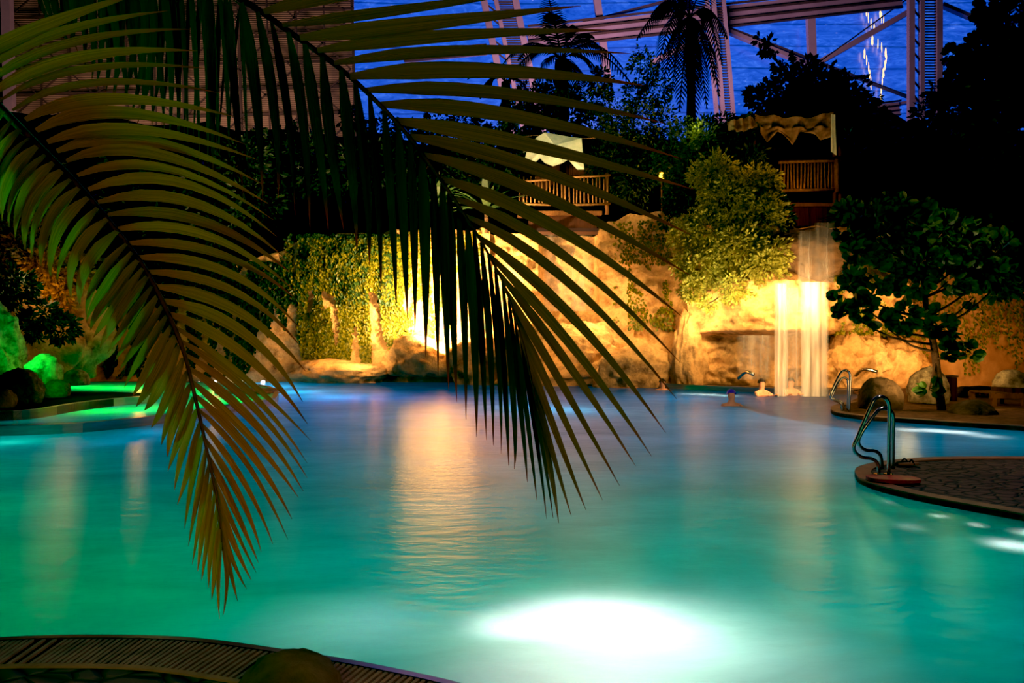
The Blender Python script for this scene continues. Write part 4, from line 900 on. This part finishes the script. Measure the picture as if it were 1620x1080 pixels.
# ------------------------------------------------------------ people
def person(px, wy, Y, label, cap=None, hair='hair', face=0, rise=.0, skin='skin', arms=True, zoff=0):
    # a bather in the water: one skinned body, head at pixel px, shoulders at the surface
    b = Vector((X(px, Y), Y, -.42+zoff)); root = empty('person', b, label, 'person')
    me = bpy.data.meshes.new('body')
    sh = .19
    V = [((0, 0, 0), .14), ((0, 0, .2), .13), ((0, 0, .38), .15), ((0, .0, .49), .062), ((0, -.01, .57), .08), ((0, -.012, .66), .09), ((0, 0, .74), .05),
         ((sh, 0, .40), .065), ((sh+.08, -.16, .30), .045), ((sh-.02, -.38, .36), .034), ((sh-.05, -.47, .37), .03),
         ((-sh, 0, .40), .065), ((-sh-.08, -.16, .30), .045), ((-sh+.02, -.38, .36), .034), ((-sh+.05, -.47, .37), .03),
         ((.09, .02, -.35), .09), ((.09, -.02, -.75), .06), ((.09, -.02, -1.1), .045), ((-.09, .02, -.35), .09), ((-.09, -.02, -.75), .06), ((-.09, -.02, -1.1), .045)]
    E = [(0, 1), (1, 2), (2, 3), (3, 4), (4, 5), (5, 6), (2, 7), (7, 8), (8, 9), (9, 10), (2, 11), (11, 12), (12, 13), (13, 14), (0, 15), (15, 16), (16, 17), (0, 18), (18, 19), (19, 20)]
    me.from_pydata([Vector(v) for v, r in V], E, [])
    o = bpy.data.objects.new('body', me); COL.objects.link(o); me.materials.append(M[skin])
    sk = o.modifiers.new('skin', 'SKIN'); me.skin_vertices[0].data[0].use_root = True
    for i, (v, r) in enumerate(V): me.skin_vertices[0].data[i].radius = (r*(1.25 if i in (1, 2) else 1), r*(.8 if i in (1, 2) else 1))
    ss = o.modifiers.new('sub', 'SUBSURF'); ss.levels = 2; ss.render_levels = 2
    o.parent = root; o.rotation_euler.z = face
    def sph(c, r, nm, mt, cut=None):
        import bmesh
        bm = bmesh.new(); bmesh.ops.create_uvsphere(bm, u_segments=16, v_segments=10, radius=1)
        if cut is not None: bmesh.ops.delete(bm, geom=[v for v in bm.verts if v.co.z < cut+(v.co.y < 0)*.35*(-v.co.y)], context='VERTS')
        for v in bm.verts: v.co = Vector((v.co.x*r[0], v.co.y*r[1], v.co.z*r[2]))+Vector(c)
        mm_ = bpy.data.meshes.new(nm); bm.to_mesh(mm_); bm.free(); mm_.materials.append(M[mt]); mm_.polygons.foreach_set('use_smooth', [True]*len(mm_.polygons))
        q = bpy.data.objects.new(nm, mm_); COL.objects.link(q); q.parent = root; q.rotation_euler.z = face; return q
    sph((0, .0, .67), (.108, .124, .13), 'swim_cap' if cap else 'hair', cap or hair, -.15)
    return root
person(1157, 640, 15.9, 'swimmer in a purple cap in the pool left of the waterfall', cap='purple', zoff=.02)
person(1205, 612, 18.9, 'reddish-haired bather at the rim left of the waterfall', face=.4, zoff=.1)
person(1251, 610, 19.1, 'bather standing behind the falling water', face=0, zoff=.12)
person(985, 603, 22.2, 'leftmost bather by the far rim below the carved rock', face=.3, zoff=0)
person(996, 603, 22.0, 'dark-haired bather next to the leftmost bather by the far rim', face=-.3, zoff=0)
person(1048, 606, 21.2, 'bather alone at the far rim right of the carved rock', face=.1, zoff=-.02)

# ------------------------------------------------------------ lamps
WARM = (1.0, .50, .13); WARM2 = (1.0, .62, .24); AMB = (1.0, .42, .08)
def pl(px, py, Y, c, p, s=.15, dy=0): return light('POINT', P(px, py, Y)+Vector((0, dy, 0)), c, p*.4, s)
def wl(px, py, Y, c, p, s=.15, up=.35, side=0):
    q = P(px, py, Y); return light('SPOT', q, c, p*.7, s, target=q+Vector((side, 1, up)), angle=165, blend=.5, name='wall_or_fill_spot')  # also places unseen fill spots added for boulders and the swimmer
pl(690, 490, 24.2, WARM, 380, .5); pl(652, 480, 24.3, WARM, 260, .5); pl(727, 480, 24.3, WARM, 260, .5); wl(690, 520, 23.9, WARM2, 4500); wl(690, 440, 23.3, WARM2, 5000); wl(650, 480, 24.1, WARM2, 500); wl(715, 470, 24.1, WARM2, 400); wl(560, 560, 23.8, WARM2, 230); wl(500, 560, 23.8, WARM, 80); wl(730, 440, 23.6, WARM, 120)  # soft points added to strengthen the orange reflection column on the water
wl(945, 465, 22.5, WARM2, 420, up=-.6); wl(880, 560, 21.6, WARM, 60); wl(1020, 480, 21.0, WARM, 110); wl(905, 440, 22.8, WARM, 60)
wl(1110, 490, 20.8, WARM2, 260); wl(1150, 460, 19.4, (1, .78, .36), 250, up=.9); wl(1120, 490, 20.0, (1, .75, .3), 110); wl(1190, 480, 19.8, WARM, 130)
wl(1240, 455, 18.3, WARM2, 260, up=-.5); wl(1290, 450, 18.1, WARM2, 420, up=-.5); wl(1268, 470, 19.3, WARM2, 260, up=-.2); wl(1350, 480, 19.0, WARM, 110)
wl(1360, 560, 18.8, WARM, 120); wl(1432, 565, 19.9, WARM2, 90); wl(1268, 590, 17.2, WARM2, 330); wl(1530, 570, 19.6, WARM, 120); wl(1620, 540, 19.8, WARM, 60); wl(1420, 470, 19.8, WARM, 90)
wl(1445, 590, 15.2, WARM2, 22); wl(1575, 585, 15.2, WARM2, 20); wl(1540, 500, 18.8, AMB, 45)
pl(60, 445, 17.2, WARM2, 55); pl(100, 470, 17.2, WARM, 40); pl(220, 560, 22.5, AMB, 60); pl(340, 560, 23.5, AMB, 35)
wl(40, 610, 10.8, WARM, 14); wl(1400, 625, 12.4, WARM2, 14); wl(1545, 640, 11.8, WARM2, 10); wl(1450, 600, 13.9, WARM2, 60); wl(1595, 590, 13.6, WARM2, 50)  # unseen spots added to brighten the boulders at the left edge and bank
pl(1280, 480, 18.7, WARM2, 45, .3)
wl(30, 560, 14.0, (.01, 1, .06), 70); wl(1157, 628, 14.2, (1, .7, .5), 35)  # second spot is an unseen fill added to brighten the swimmer
wl(75, 590, 13.4, (.01, 1, .05), 40); wl(20, 500, 13.6, (.01, 1, .1), 25)
pl(1270, 280, 21.8, WARM, 170); pl(1262, 300, 23.8, AMB, 10); pl(890, 285, 23.6, WARM, 50); pl(870, 225, 24.3, (1, .9, .6), 14); pl(1180, 250, 21.5, WARM, 26); pl(1440, 600, 13.4, (1, .75, .3), 8); pl(1380, 430, 12.4, (.75, 1, .3), 40); pl(1500, 470, 12.4, (.75, 1, .3), 18); pl(1430, 480, 17.5, (1, .8, .25), 60); pl(1450, 330, 20, WARM, 40); pl(450, 300, 25, (.8, .9, .4), 40); pl(250, 250, 22, (.7, .9, .3), 40); pl(1550, 220, 18, (.6, .9, .4), 30); pl(980, 200, 22, (.9, .8, .3), 240); pl(930, 270, 23.5, (.9, .7, .3), 60); pl(1290, 190, 28, (.6, .8, .4), 20); pl(1100, 200, 23, (.8, .9, .3), 50); pl(1120, 60, 28, (.6, .8, .3), 50); pl(900, 90, 27, (.6, .8, .3), 40); pl(1000, 300, 24, WARM, 40); pl(1047, 279, 23.9, AMB, 4)  # unseen fills added for huts, trees and sea grape leaves; last is the lantern
# unseen fills added to light the facade steel and the corrugated wall
light('AREA', (6, 45, 16), (1.0, .72, .85), 4000, target=(12, 60, 28), sx=14, sy=4, name='facade_fill')
light('AREA', (-25, 42, 14), (1.0, .72, .5), 2500, target=(-32, 60, 26), sx=12, sy=4, name='far_wall_fill')
# unseen fills added on the near fronds: warm from behind, green as pool glow
light('AREA', (2.5, -1.5, 3.2), (1.0, .62, .2), 28, target=(-.6, 2.4, 1.2), sx=1, sy=1, name='frond_fill')
light('POINT', (-2.0, 1.45, 1.75), (.06, 1.0, .22), 26, .1, name='green_glow')
light('POINT', (-1.6, 2.9, 2.9), (.06, 1.0, .3), 2, .1, name='green_glow')
light('POINT', (-.7, 1.5, .6), (1.0, .58, .2), 9, .1, name='near_fill')  # low fill added for the lower frond and the terrace floor
light('POINT', (-.3, 2.5, .5), (1.0, .6, .4), 2.0, .1, name='deck_fill')  # fill added close to the drain grate to lift the deck
light('POINT', (-1.9, 2.6, .5), (1.0, .6, .4), 2.0, .1, name='deck_fill')
light('POINT', (1.6, 1.2, .7), (1.0, .6, .3), 5, .3, name='near_fill')
light('POINT', (-1.5, .3, 1.2), (1.0, .55, .28), 4, .3, name='near_fill')
light('SPOT', (7.5, 8.0, 4.5), (1.0, .6, .4), 160, .2, target=(8, 8.6, 0), angle=80, name='island_fill')  # unseen spot added to lift the dark peninsula
light('SPOT', (9, 13, 5), (1.0, .6, .35), 160, .2, target=(9.5, 15, 0), angle=85, name='bank_fill')  # unseen spot added over the sandy bank
light('POINT', (4.0, 6.0, .6), (.15, 1.0, .4), 1.5, .3, name='rail_fill')  # unseen green fill added beside the near handrail
light('SPOT', (4.6, 6.2, 3.6), (1.0, .55, .45), 110, .2, target=(5.4, 7.4, 0), angle=75, name='island_fill')

# underwater lamps
rows = {985: [(0, 195, 90), (0, 175, 95), (0, 195, 165), (60, 225, 190), (40, 215, 185), (0, 185, 160), (0, 170, 160)],
        880: [(0, 180, 85), (0, 150, 85), (0, 125, 115), (0, 140, 110), (0, 150, 115), (0, 150, 125), (0, 175, 150)],
        800: [(0, 185, 110), (0, 100, 75), (0, 100, 105), (0, 110, 115), (0, 130, 110), (0, 150, 105), (0, 190, 140)],
        740: [(0, 170, 119), (0, 78, 87), (0, 96, 115), (6, 105, 115), (0, 105, 119), (9, 138, 128), (0, 174, 128)],
        695: [(0, 177, 162), (0, 65, 111), (0, 79, 126), (5, 84, 121), (5, 93, 131), (7, 121, 171), (10, 150, 191)],
        660: [(0, 0, 0), (0, 74, 151), (0, 104, 172), (5, 89, 129), (9, 120, 151), (18, 160, 204), (0, 0, 0)],
        630: [(0, 0, 0), (0, 0, 0), (0, 106, 229), (12, 87, 148), (18, 125, 175), (0, 0, 0), (0, 0, 0)]}
keys = list(rows)
for i, py in enumerate(keys):
    Yc = G(0, py).y; Yn = G(0, keys[i-1]).y if i else 2.9; Yf = G(0, keys[i+1]).y if i+1 < len(keys) else 23
    sy = (Yf-Yn)/2; sx = 270/F*Yc; dep = min(1.9, .4*max(sx, sy)+.35)
    for j, c in enumerate(rows[py]):
        if sum(c) == 0: continue
        px = j*270; L = lin(c); mx = max(L); col = [max(.002, v/mx) for v in L]
        q = G(px, py); o = light('POINT', (q.x, q.y, -dep), col, 8.0*mx*sx*sy, 0.0, name='underwater_lamp')
def uw(px, py, dep, c, p): q = G(px, py); light('POINT', (q.x, q.y, -dep), c, p*.7, 0.0, name='underwater_lamp')
def uj(px, py, dep, c, p):
    q = G(px, py); light('SPOT', (q.x, q.y, -dep*1.5), c, p*1.3, 0.0, target=(q.x, q.y+.01, 1), angle=125, blend=1, name='underwater_jet_lamp')
W_ = (.85, 1, .92)
uj(930, 974, .22, W_, 4); uj(860, 982, .2, (1, .96, .93), 3); uj(1000, 982, .25, (.9, 1, .93), 4); uj(790, 989, .14, W_, 1.2); uj(1070, 999, .3, (.8, 1, .93), 3); uj(1010, 1030, .5, (.85, 1, .8), 9); uj(1100, 1010, .5, (.75, 1, .88), 6); uj(930, 1020, .5, (.95, 1, .88), 6); uj(860, 1060, .4, (1, .8, .65), 4); uj(1170, 1040, .5, (.5, 1, .85), 3); uj(560, 990, .35, (.6, .75, .8), 2.4); uj(1000, 1110, .3, (.8, 1, .9), 2)
uj(1600, 862, .12, W_, 1.4); uj(1545, 830, .05, W_, .15); uj(1485, 816, .05, W_, .12); uj(1405, 794, .05, W_, .1); uj(1440, 833, .1, W_, .15); uj(1640, 845, .1, W_, .9)
for x, y, p in ((1440, 680, 3), (1480, 681, 5), (1520, 684, 5), (1560, 690, 2.5)): uj(x, y, .2, (.8, 1, 1), p)
for x, y, p in ((1090, 623, 5), (1120, 624, 8), (1150, 626, 5)): uj(x, y, .25, (.6, 1, .95), p)
for x, y, p in ((430, 612, 14), (470, 620, 14), (520, 628, 8), (400, 608, 10)): uw(x, y, .8, (.01, .5, 1), p*8)
for x, y, p in ((180, 700, 3), (240, 684, 5), (10, 700, 8)): uw(x, y, .4, (.02, .5, 1) if x > 50 else (.05, 1, .7), p)
uw(830, 645, .8, (.0, .5, 1), 50); uw(900, 648, .8, (.0, .5, .9), 40)
# raised pool lamps
for x, y, p in ((20, 660, 2.2), (90, 655, 2.2), (160, 650, 2.2), (230, 648, 3), (300, 640, 5), (350, 632, 7), (390, 635, 7), (120, 612, 16), (180, 613, 16), (230, 614, 16), (280, 617, 12), (330, 622, 8)):
    q = G(x, y, .14); light('POINT', (q.x, q.y, -.35), (.01, 1, .06) if x > 120 or y < 620 else (.01, 1, .1), p*(4 if y < 620 or x > 280 else 12), 0.0, name='underwater_lamp')
